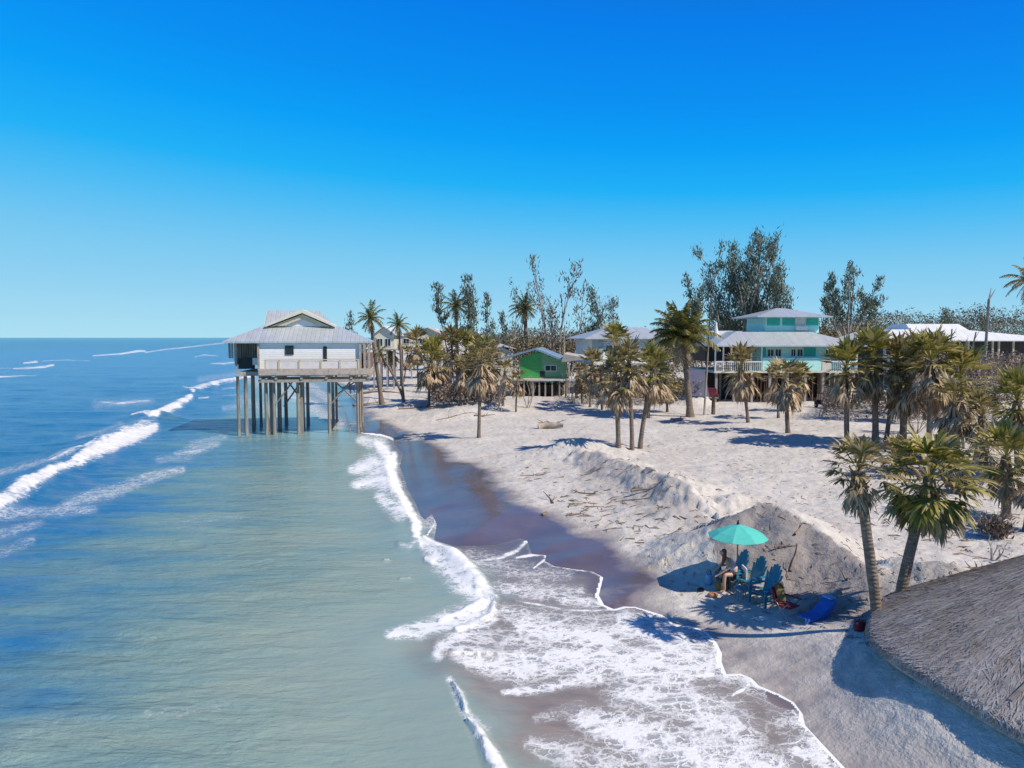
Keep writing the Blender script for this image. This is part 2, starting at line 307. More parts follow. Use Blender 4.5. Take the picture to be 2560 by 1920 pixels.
wv = m.noise(m.mapp(pos, (.5, 1.5, 1), (0, 0, .2)), 1.0, 7, .62, .3); wv2 = m.noise(m.mapp(pos, (2.2, 5, 1), (0, 0, .1)), 1.0, 4, .6); wv3 = m.noise(m.mapp(pos, (.07, .22, 1), (0, 0, .25)), 1.0, 5, .6)
hb = m.math('ADD', m.math('MULTIPLY', wv, 1.0), m.math('ADD', m.math('MULTIPLY', wv2, .24), m.math('MULTIPLY', wv3, 1.6)))
nr = m.bump(m.math('MULTIPLY', hb, calm), .55, .85); nr = m.bump(m.math('MULTIPLY', foam, m.math('ADD', .6, m.math('ADD', fn2, m.math('MULTIPLY', m.noise(pos, 1.6, 5, .7), 1.5)))), .03, .5, nr)
m.set(col=cc, rough=rg, nor=nr, ior=1.33); M['water'] = m.m

# ------------------------------------------------------------------ mesh helpers
def link(o): scene.collection.objects.link(o)
class MB:
    def __init__(s): s.v = []; s.f = []
    def add(s, vs, fs):
        k = len(s.v); s.v += [tuple(q) for q in vs]; s.f += [tuple(i+k for i in f) for f in fs]; return s
    def box(s, x0, x1, y0, y1, z0, z1):
        return s.add([(x0, y0, z0), (x1, y0, z0), (x1, y1, z0), (x0, y1, z0), (x0, y0, z1), (x1, y0, z1), (x1, y1, z1), (x0, y1, z1)],
                     [(0, 3, 2, 1), (4, 5, 6, 7), (0, 1, 5, 4), (1, 2, 6, 5), (2, 3, 7, 6), (3, 0, 4, 7)])
    def tube(s, pts, rad, n=6, cap=True, jitter=0):
        pts = [Vector(p) for p in pts]; rings = []; k = len(s.v)
        for i, p in enumerate(pts):
            t = (pts[min(i+1, len(pts)-1)]-pts[max(i-1, 0)]).normalized()
            a = t.cross(Vector((0, 0, 1)) if abs(t.z) < .9 else Vector((1, 0, 0))).normalized(); b = t.cross(a)
            r = rad[i] if isinstance(rad, (list, tuple)) else rad
            for j in range(n):
                q = 2*pi*j/n; rr = r*(1+random.uniform(-jitter, jitter)); s.v.append(tuple(p+a*(cos(q)*rr)+b*(sin(q)*rr)))
        for i in range(len(pts)-1):
            for j in range(n):
                s.f.append((k+i*n+j, k+i*n+(j+1) % n, k+(i+1)*n+(j+1) % n, k+(i+1)*n+j))
        if cap: s.f.append(tuple(k+j for j in range(n))); s.f.append(tuple(k+(len(pts)-1)*n+j for j in reversed(range(n))))
        return s
    def prism(s, poly, y0, y1):                      # polygon in xz, extruded in y
        n = len(poly); k = len(s.v); s.v += [(x, y0, z) for x, z in poly]+[(x, y1, z) for x, z in poly]
        s.f.append(tuple(k+i for i in range(n))); s.f.append(tuple(k+n+i for i in reversed(range(n))))
        for i in range(n): s.f.append((k+i, k+n+i, k+n+(i+1) % n, k+(i+1) % n))
        return s
    def hip(s, x0, x1, y0, y1, z0, z1, ix, iy, th=.12, ix2=None):  # hip frustum with a fascia
        if ix2 is None: ix2 = ix
        v = [(x0, y0, z0-th), (x1, y0, z0-th), (x1, y1, z0-th), (x0, y1, z0-th), (x0, y0, z0), (x1, y0, z0), (x1, y1, z0), (x0, y1, z0),
             (x0+ix, y0+iy, z1), (x1-ix2, y0+iy, z1), (x1-ix2, y1-iy, z1), (x0+ix, y1-iy, z1)]
        return s.add(v, [(0, 3, 2, 1), (0, 1, 5, 4), (1, 2, 6, 5), (2, 3, 7, 6), (3, 0, 4, 7), (4, 5, 9, 8), (5, 6, 10, 9), (6, 7, 11, 10), (7, 4, 8, 11), (8, 9, 10, 11)])
    def build(s, name, mat, parent=None, smooth=False, bevel=0, loc=None):
        me = bpy.data.meshes.new(name); me.from_pydata(s.v, [], s.f); me.update()
        if smooth: me.polygons.foreach_set('use_smooth', [True]*len(me.polygons))
        me.materials.append(M[mat] if isinstance(mat, str) else mat); o = bpy.data.objects.new(name, me); link(o)
        if parent: o.parent = parent
        if loc is not None: o.location = loc
        if bevel: b = o.modifiers.new('bevel', 'BEVEL'); b.width = bevel; b.segments = 2
        return o
def tag(o, label=None, cat=None, group=None, kind=None):
    if label: o['label'] = label
    if cat: o['category'] = cat
    if group: o['group'] = group
    if kind: o['kind'] = kind
    return o
def thing(name, label, cat, loc, rz=0, group=None):
    o = bpy.data.objects.new(name, None); o.empty_display_size = .3; link(o); o.location = loc; o.rotation_euler = (0, 0, rz); return tag(o, label, cat, group)
def copy_tree(o, parent=None):
    c = o.copy(); link(c)
    if parent is not None: c.parent = parent
    for ch in list(o.children): copy_tree(ch, c)
    return c
def box(name, mat, parent, *a, bevel=0): return MB().box(*a).build(name, mat, parent, bevel=bevel)

# ------------------------------------------------------------------ ground and sea sheets
def fan(rows, cols):
    R = np.array(rows); C = np.array(cols); y, t = np.meshgrid(R, C, indexing='ij')
    return t*(y*cos(PITCH)+HC*sin(PITCH)+2), y
def grid_obj(name, x, y, z, mat, attrs):
    nr, nc = x.shape; me = bpy.data.meshes.new(name); n = nr*nc
    me.vertices.add(n); me.vertices.foreach_set('co', np.stack([x, y, z], -1).ravel().astype(np.float32))
    i = np.arange(n).reshape(nr, nc); q = np.stack([i[:-1, :-1], i[:-1, 1:], i[1:, 1:], i[1:, :-1]], -1).reshape(-1, 4)
    me.loops.add(q.size); me.loops.foreach_set('vertex_index', q.ravel().astype(np.int32))
    me.polygons.add(len(q)); me.polygons.foreach_set('loop_start', np.arange(0, q.size, 4, dtype=np.int32)); me.polygons.foreach_set('loop_total', np.full(len(q), 4, np.int32))
    me.polygons.foreach_set('use_smooth', np.ones(len(q), bool)); me.update(calc_edges=True); me.validate()
    for k, a in attrs.items():
        at = me.attributes.new(k, 'FLOAT', 'POINT'); at.data.foreach_set('value', a.ravel().astype(np.float32))
    me.materials.append(M[mat]); o = bpy.data.objects.new(name, me); link(o); return o
def rowlist(fine, vmin, dmax):
    vs = np.arange(1990, vmin, -fine); r = [HC/tan(atan((v-960)/1750)+PITCH) for v in vs]
    return list(np.linspace(4, r[0], 30)[:-1])+r+list(np.geomspace(r[-1], dmax, 40)[1:])
cols = list(np.linspace(-2.2, -.82, 40)[:-1])+list(np.linspace(-.82, .82, 760))+list(np.linspace(.82, 2.2, 40)[1:])
X, Y = fan(rowlist(2.3, 852, 3000), [c for c in cols])
DW = signed(X, Y, W_L); DE = signed(X, Y, E_L)
Z = land(X, Y, DW)
n1 = fbm(X*.25, Y*.25, 4, 40)
wetv = 1-sstep(-1.0, 1.6, DE+n1*2.4)
wetv = np.maximum(wetv, .92*(1-sstep(.0, 1.5, DW+n1*.8)))
near = sstep(34, 22, Y) if False else (1-sstep(19, 30, Y))
wetv = wetv*(1-.50*near)
U, V = proj(X, Y, Z)
litter = sstep(2, 6, DE)*np.clip(.35+fbm(X*.12, Y*.12, 3, 60)*1.3, 0, 1)
litter = np.maximum(litter, .9*np.exp(-(polydist(X, Y, [tuple(map(float, P(*q, 1))) for q in [(1330, 1170), (1420, 1240), (1480, 1260), (1600, 1200), (1700, 1300), (1740, 1400)]])/3.0)**2))
def dug_shade_at(x, y):  # mask for crest fronts: scraped sand plus painted shade
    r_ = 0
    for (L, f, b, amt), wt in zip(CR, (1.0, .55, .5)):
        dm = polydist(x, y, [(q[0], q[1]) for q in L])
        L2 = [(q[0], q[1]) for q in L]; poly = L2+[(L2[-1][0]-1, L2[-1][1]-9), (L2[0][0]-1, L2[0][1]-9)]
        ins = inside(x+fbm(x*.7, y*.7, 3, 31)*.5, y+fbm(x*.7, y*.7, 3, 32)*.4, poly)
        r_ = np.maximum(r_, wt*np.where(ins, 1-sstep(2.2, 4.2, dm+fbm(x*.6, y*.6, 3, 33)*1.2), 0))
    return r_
dug_shade = dug_shade_at(X, Y)
sand = grid_obj('ground', X, Y, Z, 'sand', {'dug_shade': dug_shade, 'wet': wetv, 'litter': litter}); tag(sand, kind='structure')

X, Y = fan(rowlist(2.1, 848, 60000), cols)
DW = signed(X, Y, W_L); DB = -signed(X, Y, B_L); U, V = proj(X, Y, 0*X)
foam = np.zeros_like(X); lac = np.zeros_like(X)
def stroke(arr, pts, s, soft=1.0, asp=.0):
    best = np.zeros_like(arr)
    us = [p[0] for p in pts]; vs = [p[1] for p in pts]; ws = [p[2] for p in pts]; mw = max(ws)*2.5
    sel = (U > min(us)-mw) & (U < max(us)+mw) & (V > min(vs)-mw) & (V < max(vs)+mw)
    x = U[sel]; y = V[sel]; b = np.zeros(x.shape)
    for (ax, ay, aw), (bx, by, bw) in zip(pts[:-1], pts[1:]):
        dx, dy = bx-ax, by-ay; L = dx*dx+dy*dy+1e-9; t = np.clip(((x-ax)*dx+(y-ay)*dy)/L, 0, 1)
        w = aw+(bw-aw)*t; d = np.hypot(x-ax-t*dx, y-ay-t*dy)/w
        b = np.maximum(b, 1-sstep(.1, 1.5*soft, d))
    arr[sel] = np.maximum(arr[sel], b*s)
S = lambda s, *p: stroke(foam, [(q[0], q[1], q[2]*(.8 if q[0] < 700 else 1)) for q in p], s)
T = lambda s, *p: stroke(lac, p, s*(.62 if p[0][0] < 700 else 1), 1.25)
# outer breaker, left
S(1, (-260, 1420, 30), (-120, 1345, 26), (0, 1282, 22), (49, 1245, 21), (81, 1229, 17), (110, 1207, 19), (142, 1187, 14), (165, 1178, 9), (195, 1162, 12), (230, 1142, 20), (260, 1126, 25), (305, 1105, 27), (358, 1082, 25), (390, 1070, 15))
S(1, (374, 1054, 6), (400, 1040, 11), (427, 1028, 13), (455, 1014, 12), (478, 998, 9)); S(.9, (468, 976, 4), (484, 977, 8), (520, 966, 6), (570, 955, 7), (600, 949, 4), (640, 942, 3)); S(.9, (458, 968, 3), (484, 985, 7))
S(.8, (330, 1049, 3), (374, 1046, 6)); S(.8, (120, 1172, 5), (203, 1142, 6), (240, 1120, 7)); T(.9, (-60, 1200, 12), (0, 1186, 14), (60, 1176, 14), (120, 1168, 9), (180, 1150, 8))
T(.8, (200, 1098, 12), (250, 1090, 14), (300, 1070, 10)); S(.75, (250, 1006, 4), (290, 1010, 7), (330, 1006, 6), (374, 1002, 5)); T(.5, (240, 1010, 12), (380, 1004, 9))
S(.9, (-40, 943, 3), (0, 942, 4), (60, 940, 2.5), (90, 940, 2)); S(1, (33, 922, 3), (70, 921, 5), (110, 918, 5), (134, 913, 4)); S(1, (60, 908, 4), (92, 905, 5)); S(.7, (106, 903, 2.5), (170, 900, 2.5), (224, 903, 2)); S(.6, (-20, 922, 3), (30, 920, 3))
S(1, (232, 890, 2.5), (300, 885, 3.5), (346, 878, 5), (362, 878, 4)); S(.85, (362, 881, 2.5), (420, 873, 3), (470, 868, 3), (520, 862, 2.5), (575, 856, 3), (620, 852, 2))
S(.7, (486, 893, 3), (510, 888, 4), (545, 890, 3)); S(.8, (529, 909, 3), (560, 909, 5), (600, 905, 5)); T(.6, (500, 950, 8), (600, 935, 8)); S(.6, (556, 972, 4), (600, 970, 5)); S(.7, (555, 991, 3), (596, 987, 4)); S(.7, (496, 998, 3), (522, 994, 4)); T(.7, (560, 1020, 7), (600, 1015, 7))
T(.85, (440, 1134, 8), (490, 1122, 12), (541, 1108, 9)); S(.45, (455, 1131, 3), (500, 1125, 6), (538, 1111, 6)); T(.6, (400, 1150, 12), (470, 1140, 12)); T(.7, (480, 1112, 9), (560, 1092, 9))
S(.5, (160, 1262, 6), (203, 1251, 7), (255, 1240, 6), (305, 1233, 6), (340, 1222, 6), (346, 1210, 4)); T(.95, (150, 1272, 12), (230, 1240, 16), (300, 1222, 16), (346, 1202, 12), (400, 1186, 12), (456, 1175, 8)); S(.5, (350, 1190, 4), (400, 1180, 5), (456, 1172, 5))
T(.9, (-60, 1300, 14), (20, 1292, 13), (90, 1282, 14), (150, 1280, 14), (236, 1275, 9)); T(.7, (-60, 1340, 14), (20, 1335, 12), (100, 1312, 12)); T(.55, (0, 1380, 12), (80, 1350, 10)); T(.3, (440, 1310, 10), (520, 1300, 14), (600, 1290, 10))
T(.25, (220, 1420, 16), (280, 1425, 16)); T(.3, (370, 1785, 14), (480, 1778, 12), (540, 1768, 12), (580, 1750, 10)); T(.22, (0, 1890, 40), (140, 1810, 40), (240, 1800, 30))
T(.9, (690, 935, 8), (740, 950, 12), (790, 975, 14), (840, 1015, 12)); S(.5, (770, 958, 3), (785, 966, 5), (800, 972, 4)); T(.8, (620, 950, 10), (700, 975, 16), (790, 1010, 16)); T(.6, (600, 1000, 12), (700, 1030, 14)); S(.5, (700, 985, 4), (760, 1000, 6), (800, 1012, 5)); T(.6, (780, 1020, 14), (850, 1060, 14))
# shore break, upper
S(1, (905, 1082, 3), (960, 1088, 5), (985, 1098, 6)); S(.85, (940, 1110, 12), (960, 1130, 25), (975, 1160, 22)); S(.95, (985, 1140, 14), (975, 1180, 22), (985, 1215, 22), (1010, 1255, 20), (1028, 1290, 20), (1042, 1322, 20), (1040, 1340, 12))
T(1.3, (880, 1175, 10), (930, 1165, 25), (960, 1180, 30)); T(1.3, (885, 1212, 9), (930, 1205, 18), (980, 1225, 22)); T(1.1, (945, 1245, 10), (1000, 1290, 22)); S(.6, (890, 1172, 5), (930, 1160, 12)); S(.65, (885, 1214, 4), (930, 1205, 10), (960, 1215, 14))
T(1.0, (900, 1100, 10), (950, 1110, 20)); S(.6, (998, 1366, 9), (1018, 1372, 10), (1044, 1360, 9)); S(.85, (1065, 1402, 8), (1082, 1410, 10)); S(.6, (1000, 1447, 4), (1024, 1446, 4)); S(.5, (960, 1403, 4), (972, 1402, 4))
S(.9, (1060, 1345, 6), (1090, 1362, 10), (1120, 1382, 17), (1146, 1405, 22), (1172, 1432, 22), (1196, 1460, 20), (1222, 1485, 16), (1240, 1496, 8)); T(1.3, (1050, 1352, 12), (1110, 1400, 30), (1160, 1450, 34), (1210, 1500, 28))
S(.8, (1195, 1485, 14), (1200, 1510, 12), (1160, 1530, 8), (1100, 1556, 5)); T(1.4, (1200, 1500, 24), (1180, 1540, 30), (1110, 1560, 24), (1040, 1582, 20), (975, 1592, 12)); S(.85, (1235, 1515, 8), (1228, 1540, 10), (1190, 1560, 8), (1140, 1580, 8)); T(1.1, (1230, 1540, 18), (1160, 1590, 22), (1110, 1620, 18), (1090, 1650, 12))
# wet film with thin lines
S(.8, (1200, 1403, 3), (1250, 1395, 7), (1290, 1378, 8), (1318, 1352, 7)); S(.85, (1290, 1395, 4), (1340, 1386, 6), (1362, 1385, 6), (1364, 1397, 4), (1335, 1420, 3)); T(.55, (1180, 1390, 20), (1260, 1420, 30), (1340, 1440, 25), (1420, 1440, 14)); T(.8, (1250, 1470, 18), (1350, 1480, 22), (1450, 1480, 14))
S(.65, (1480, 1520, 5), (1505, 1490, 12), (1505, 1460, 6)); T(.9, (1400, 1500, 12), (1470, 1505, 16)); S(.8, (1290, 1503, 3), (1350, 1513, 4), (1410, 1525, 4), (1480, 1528, 4), (1535, 1524, 4)); S(.8, (1068, 1340, 3), (1086, 1310, 4), (1093, 1288, 4)); T(.6, (1060, 1300, 18), (1110, 1330, 14))
# big lacy apron
T(.85, (1260, 1530, 16), (1320, 1555, 35), (1430, 1570, 40), (1560, 1580, 45)); T(1.15, (1560, 1560, 30), (1650, 1590, 40), (1720, 1630, 45), (1760, 1660, 40)); T(1.15, (1150, 1640, 22), (1250, 1665, 40), (1400, 1650, 45), (1550, 1650, 55), (1700, 1680, 45))
T(.75, (1150, 1600, 20), (1260, 1610, 35), (1400, 1600, 35)); T(1.1, (1260, 1735, 8), (1350, 1722, 13), (1450, 1700, 16), (1500, 1690, 20)); T(1.0, (1560, 1730, 45), (1700, 1750, 55), (1800, 1800, 60), (1850, 1850, 60))
T(1.15, (1450, 1800, 25), (1560, 1830, 55), (1680, 1870, 70), (1800, 1930, 80), (1950, 1960, 70), (2050, 2050, 100)); T(.8, (1330, 1870, 20), (1420, 1880, 40), (1500, 1930, 70), (1700, 2000, 100)); T(1.2, (1990, 1880, 20), (2060, 1900, 30), (2100, 1940, 30)); T(.5, (1340, 1800, 10), (1450, 1770, 20))
T(1.25, (1300, 1570, 20), (1420, 1590, 30), (1520, 1600, 30)); T(1.3, (1560, 1650, 40), (1700, 1660, 40)); T(1.2, (1180, 1660, 20), (1300, 1685, 25)); S(.45, (1560, 1540, 25), (1640, 1600, 50), (1740, 1650, 45)); S(.4, (1550, 1740, 30), (1700, 1740, 40), (1830, 1790, 40)); S(.42, (1560, 1860, 40), (1750, 1900, 60), (1950, 1930, 60)); S(.38, (1200, 1640, 20), (1400, 1660, 35), (1550, 1660, 35)); S(.75, (1500, 1704, 4), (1560, 1690, 6), (1620, 1685, 7), (1700, 1692, 6), (1781, 1687, 7)); S(.6, (1260, 1738, 4), (1340, 1728, 5), (1430, 1710, 6), (1480, 1698, 6)); S(.8, (1945, 1862, 3), (1990, 1858, 4), (2008, 1845, 5), (2014, 1820, 5)); S(.7, (1830, 1740, 5), (1870, 1715, 7)); S(.6, (1760, 1690, 8), (1800, 1660, 12)); S(.6, (1720, 1580, 6), (1660, 1560, 6), (1600, 1540, 8), (1560, 1530, 8))
# lip of the near wave
T(.9, (1120, 1715, 8), (1148, 1760, 14), (1165, 1810, 12), (1200, 1850, 22)); S(.8, (1132, 1728, 4), (1148, 1755, 9), (1158, 1780, 8), (1164, 1800, 5)); S(.95, (1170, 1826, 6), (1192, 1845, 13), (1208, 1872, 18), (1230, 1915, 24), (1262, 1980, 32), (1320, 2100, 60))
edge = (DW < .05) & (DW > -.9); wob = vnoise(X*1.7, Y*1.7, 5); nearf = 1-sstep(26, 34, Y)
foam = np.where(DW > -.9, np.maximum(foam, np.where(DW > -(.10+.13*wob), .95, 0)*(.35+.65*nearf)*(V > 1085)), foam)
lac = np.maximum(lac, np.where((V > 1500) & (DW > -1.0), 1.2*np.exp(DW*1.4)*(vnoise(X*.8, Y*.8, 8) > .3), 0))
sandy = 1-sstep(-1.8, .6, DB+fbm(X*.9, Y*.9, 3, 51)*1.2); sandy = np.maximum(sandy, 0)
depth = np.clip(sstep(-2, 25, DB+fbm(X*.05, Y*.1, 3, 2)*9)*.82, 0, 1); depth = np.maximum(depth, .82*sstep(55, 95, Y)*sstep(3, 14, DB)); depth = depth+.18*sstep(260, 900, Y)*(depth > .5)
foam = foam*(1-.22*sstep(70, 130, Y)); off = sstep(2, 14, DB); calm = (.10+.9*sstep(0, 9, DB))
Zw = fbm(X*.10+Y*.03, Y*.28, 3, 12)*.22*off*(1-sstep(400, 1500, Y))+fbm(X*.5, Y*1.1, 3, 15)*.07*sstep(0, 5, DB)*(1-sstep(60, 120, Y))
def ridge(pts, h, wf, wb):
    L = wl(pts); d = polydist(X, Y, L); poly = L+[(L[-1][0]+500, L[-1][1]), (L[0][0]+500, L[0][1])]; s = inside(X, Y, poly)
    e_ = sstep(0, 2.2, np.hypot(X-L[-1][0], Y-L[-1][1])); h = h*e_
    return h*np.where(s, np.exp(-(d/wf)**2), np.exp(-(d/wb)**2))
Zw += ridge([(-260, 1400), (-120, 1325), (0, 1265), (110, 1190), (230, 1125), (305, 1085), (390, 1050)], .75, 1.2, 2.6)*(.8+.4*vnoise(X*.4, Y*.4, 4))
Zw += ridge([(374, 1045), (430, 1020), (478, 992), (484, 975), (570, 952), (640, 942)], .6, 1.4, 2.8)
Zw += ridge([(1330, 2200), (1262, 2020), (1205, 1880), (1165, 1800), (1130, 1730), (1085, 1680), (1020, 1640)], .22, 1.0, 2.1)
Zw += ridge([(960, 1150), (985, 1230), (1030, 1310), (1060, 1345)], .28, .7, 1.4)*(.6+.8*vnoise(X*.8, Y*.8, 4))+ridge([(1120, 1380), (1172, 1430), (1222, 1487)], .22, .5, .9)
Zw += (foam*.10*vnoise(X*3, Y*3, 6)+foam*.12*vnoise(X*.9, Y*.9, 16))*(DB > -1)
Zw = np.where(DW > .02, -.09*sstep(0, .2, DW), Zw) if False else Zw
Zw = np.where(DW > -1.2, Zw*np.clip(-DW/1.2, 0, 1)+.012*np.clip(-DW*4, 0, 1), Zw+.012)
Zw = Zw-.10*sstep(0, .25, DW)
sea = grid_obj('sea_water', X, Y, Zw, 'water', {'foam': foam, 'lace': lac, 'depth': depth, 'sandy': sandy, 'film': np.clip(sandy*(1-sstep(1380, 1500, V))+sandy*(1-sstep(.0, .9, -DW)), 0, 1), 'calm': calm}); tag(sea, kind='structure')

# ------------------------------------------------------------------ plants
def bend(h, lean=(0, 0), n=7, curve=1.6):
    return [Vector((lean[0]*(i/n)**curve, lean[1]*(i/n)**curve, h*i/n)) for i in range(n+1)]
def fan_leaf(mb, base, az, elev, L, R, blades=12, spread=200, droop=.5, narrow=1.0, segs=2):
    """petiole + fan of pointed blades"""
    d = Vector((cos(az)*cos(elev), sin(az)*cos(elev), sin(elev))); side = Vector((-sin(az), cos(az), 0)); up = side.cross(d)*-1
    if up.z < 0 and elev > -1.2: up = -up
    tip = base+d*L; w = .022*R+.008
    mb.add([base-side*w, base+side*w, tip+side*w, tip-side*w], [(0, 1, 2, 3)])
    for k in range(blades):
        t = (k+.5)/blades*2-1; a = radians(spread/2)*t+random.gauss(0, .07); ln = R*(1-.28*abs(t))*random.choice((1, 1, 1, .8, .55))*random.uniform(.8, 1.12)
        dd = (d*cos(a)+side*sin(a)*narrow).normalized(); dd = (dd+up*(.16*abs(t)-.05)).normalized(); nn = dd.cross(up).normalized()
        bw = ln*radians(spread)/blades*.30*(.6+.4*narrow)+.004; p = [tip]; cur = tip; dr = dd.copy()
        for q in range(segs):
            cur = cur+dr*(ln/segs); p.append(cur); dr = (dr+Vector((random.gauss(0, .07), random.gauss(0, .07), -droop*(q+1)/segs*random.uniform(.5, 1.8)))).normalized()
        vs = [p[0]-nn*bw*.35, p[0]+nn*bw*.35]; fs = []
        for q in range(1, segs):
            vs += [p[q]-nn*bw, p[q]+nn*bw]; i = 2*(q-1); fs.append((i, i+1, i+3, i+2))
        vs.append(p[segs]); i = 2*(segs-1); fs.append((i, i+1, i+2)); mb.add(vs, fs)
def sabal_crown(n, R, blades=10, segs=2, lo=-25, hi=85, L=.75):
    mb = MB()
    for i in range(n):
        el_ = radians(lo+(hi-lo)*(i+.5)/n); az = i*2.39996+random.uniform(-.3, .3)
        fan_leaf(mb, Vector((0, 0, .12*sin(el_))), az, el_+random.uniform(-.12, .12), R*L*random.uniform(.7, 1.05), R*.68*random.uniform(.8, 1.1), blades, 190, .42, 1, segs)
    return mb
def dead_skirt(n, R, blades=7, segs=2, long=1.0):
    mb = MB()
    for i in range(n):
        az = i*2.39996+random.uniform(-.4, .4); el_ = radians(random.uniform(-88, -38))
        fan_leaf(mb, Vector((cos(az)*.12, sin(az)*.12, random.uniform(-.35*R, .1))), az, el_, R*.5*random.uniform(.6, 1.1)*long, R*.62*random.uniform(.7, 1.1)*long, blades, 110, .75, .6, segs)
    return mb
def feather_crown(n, R, pairs=16, lo=-35, hi=80):
    mb = MB()
    for i in range(n):
        el_ = radians(lo+(hi-lo)*(i+.5)/n); az = i*2.39996; cur = Vector((0, 0, 0)); d = Vector((cos(az)*cos(el_), sin(az)*cos(el_), sin(el_))); LL = R*random.uniform(.8, 1.1)
        pts = [cur]; seg = 7
        for q in range(seg): cur = cur+d*(LL/seg); pts.append(cur); d = (d+Vector((0, 0, -.24*(q+1)/seg*1.5))).normalized()
        for q in range(seg):
            a, b = pts[q], pts[q+1]; dd = (b-a).normalized(); sd_ = dd.cross(Vector((0, 0, 1))).normalized()
            mb.add([a-sd_*.03, a+sd_*.03, b+sd_*.03, b-sd_*.03], [(0, 1, 2, 3)])
            for j in range(pairs//seg+1):
                t = (j+random.random())/(pairs//seg+1); pp = a.lerp(b, t); f = (q+t)/seg; ll = LL*.26*(sin(pi*min(1, f*.85+.12))**.7)
                for sg in (-1, 1):
                    e = pp+sd_*sg*ll*.75+dd*ll*.45+Vector((0, 0, -ll*random.uniform(.25, .75))); wv_ = dd*(.045*R/2.4)
                    mb.add([pp-wv_, pp+wv_, e], [(0, 1, 2)])
    return mb
# shared crowns (mesh data reused by the copies)
_keep = {}
def mesh_of(key, mbf, mat):
    if key not in _keep:
        mb = mbf(); me = bpy.data.meshes.new(key.rstrip('0123456789')); me.from_pydata(mb.v, [], mb.f); me.update(); me.materials.append(M[mat]); _keep[key] = me
    return _keep[key]
def part(name, me, parent, loc=(0, 0, 0), rz=0, sc=1, tilt=(0, 0)):
    o = bpy.data.objects.new(name, me); link(o); o.parent = parent; o.location = loc; o.rotation_euler = (tilt[0], tilt[1], rz); o.scale = (sc,)*3 if not isinstance(sc, tuple) else sc; return o
def sabal(u, v, cu, cv, rpx, label, group, style='mix', detail=0, trunk=.17, brown=1.0, D=None):
    g = G(u, v) if D is None else None
    if D is not None: x, y, _ = PD(u, v, D); g = Vector((x, y, zland(x, y)))
    x, y, z = PD(cu, cv, g.y); top = Vector((x-g.x, random.uniform(-.3, .3), z-g.z)); R = rpx/1750*g.y*(1.05 if detail else 1.28)
    root = thing('cabbage_palm', label, 'palm tree', g, 0, group)
    pts = bend(top.z, (top.x, top.y), 8, random.uniform(1.0, 1.8)); n = 9 if detail else 6
    tb = MB().tube([Vector((0, 0, -.5))]+pts, [trunk*1.45, trunk*1.3]+[trunk*(1.02-.12*i/8)*random.uniform(.95, 1.05) for i in range(len(pts)-1)], n, jitter=.05)
    tb.build('trunk', 'trunk', root, smooth=True)
    k = random.randrange(4); top = pts[-1]
    bt = MB().tube([top-Vector((0, 0, R*.9)), top-Vector((0, 0, R*.45)), top+Vector((0, 0, .1*R))], [trunk*1.05, trunk*1.5, trunk*1.15], 7, jitter=.25)
    for i in range(14 if detail else 7):
        a = random.uniform(0, 6.28); b = top-Vector((0, 0, random.uniform(0, R*.8))); bt.tube([b+Vector((cos(a), sin(a), 0))*trunk*.8, b+Vector((cos(a), sin(a), .9))*(trunk+.2*R)], [.035, .015], 3)
    bt.build('leaf_boots', 'boots', root)
    if style == 'mix': me = mesh_of('crown_m%d' % k, lambda: sabal_crown(30, 1.0, 12, 2), 'palmolive' if k % 4 else 'palmgreen')
    elif style == 'green': me = mesh_of('crown_g%d' % k, lambda: sabal_crown(34, 1.0, 12, 2), 'palmgreen')
    elif style == 'thin': me = mesh_of('crown_t%d' % k, lambda: sabal_crown(16, 1.0, 11, 2, -5, 80), 'palmolive')
    if style in ('mix', 'green', 'thin'): part('crown', me, root, top, random.uniform(0, 6), R)
    if style == 'near':
        part('crown', mesh_of('crown_near%d' % len(_keep), lambda: sabal_crown(46, 1.0, 22, 4, -60, 66), 'palmgold'), root, top, random.uniform(0, 6), R)
    if style == 'nearthin':
        part('crown', mesh_of('crown_nt%d' % len(_keep), lambda: sabal_crown(26, 1.0, 22, 4, -15, 80, .8), 'palmolive'), root, top, random.uniform(0, 6), R)
    if brown > 0:
        if detail: ds = mesh_of('skirt_d%d' % len(_keep), lambda: dead_skirt(int(50*brown), 1.0, 13, 3), 'dead')
        else: ds = mesh_of('skirt_%d' % (k+10*int(brown*2)), lambda: dead_skirt(int(26*brown), 1.0, 9, 2, 1.05+.3*(brown > 1)), 'dead')
        part('dead_fronds', ds, root, top-Vector((0, 0, .08*R)), random.uniform(0, 6), R*.95)
    return root
BW = 'cabbage palms standing behind the beach'
# the pair in front
sabal(2195, 1573, 2142, 1185, 80, 'near cabbage palm with thin broken crown, left of the pair by the thatched roof', 'two cabbage palms beside the thatched roof', 'nearthin', 1, .16, .9)
sabal(2242, 1551, 2326, 1205, 112, 'near cabbage palm with full golden crown, right of the pair by the thatched roof', 'two cabbage palms beside the thatched roof', 'near', 1, .17, 1.9)
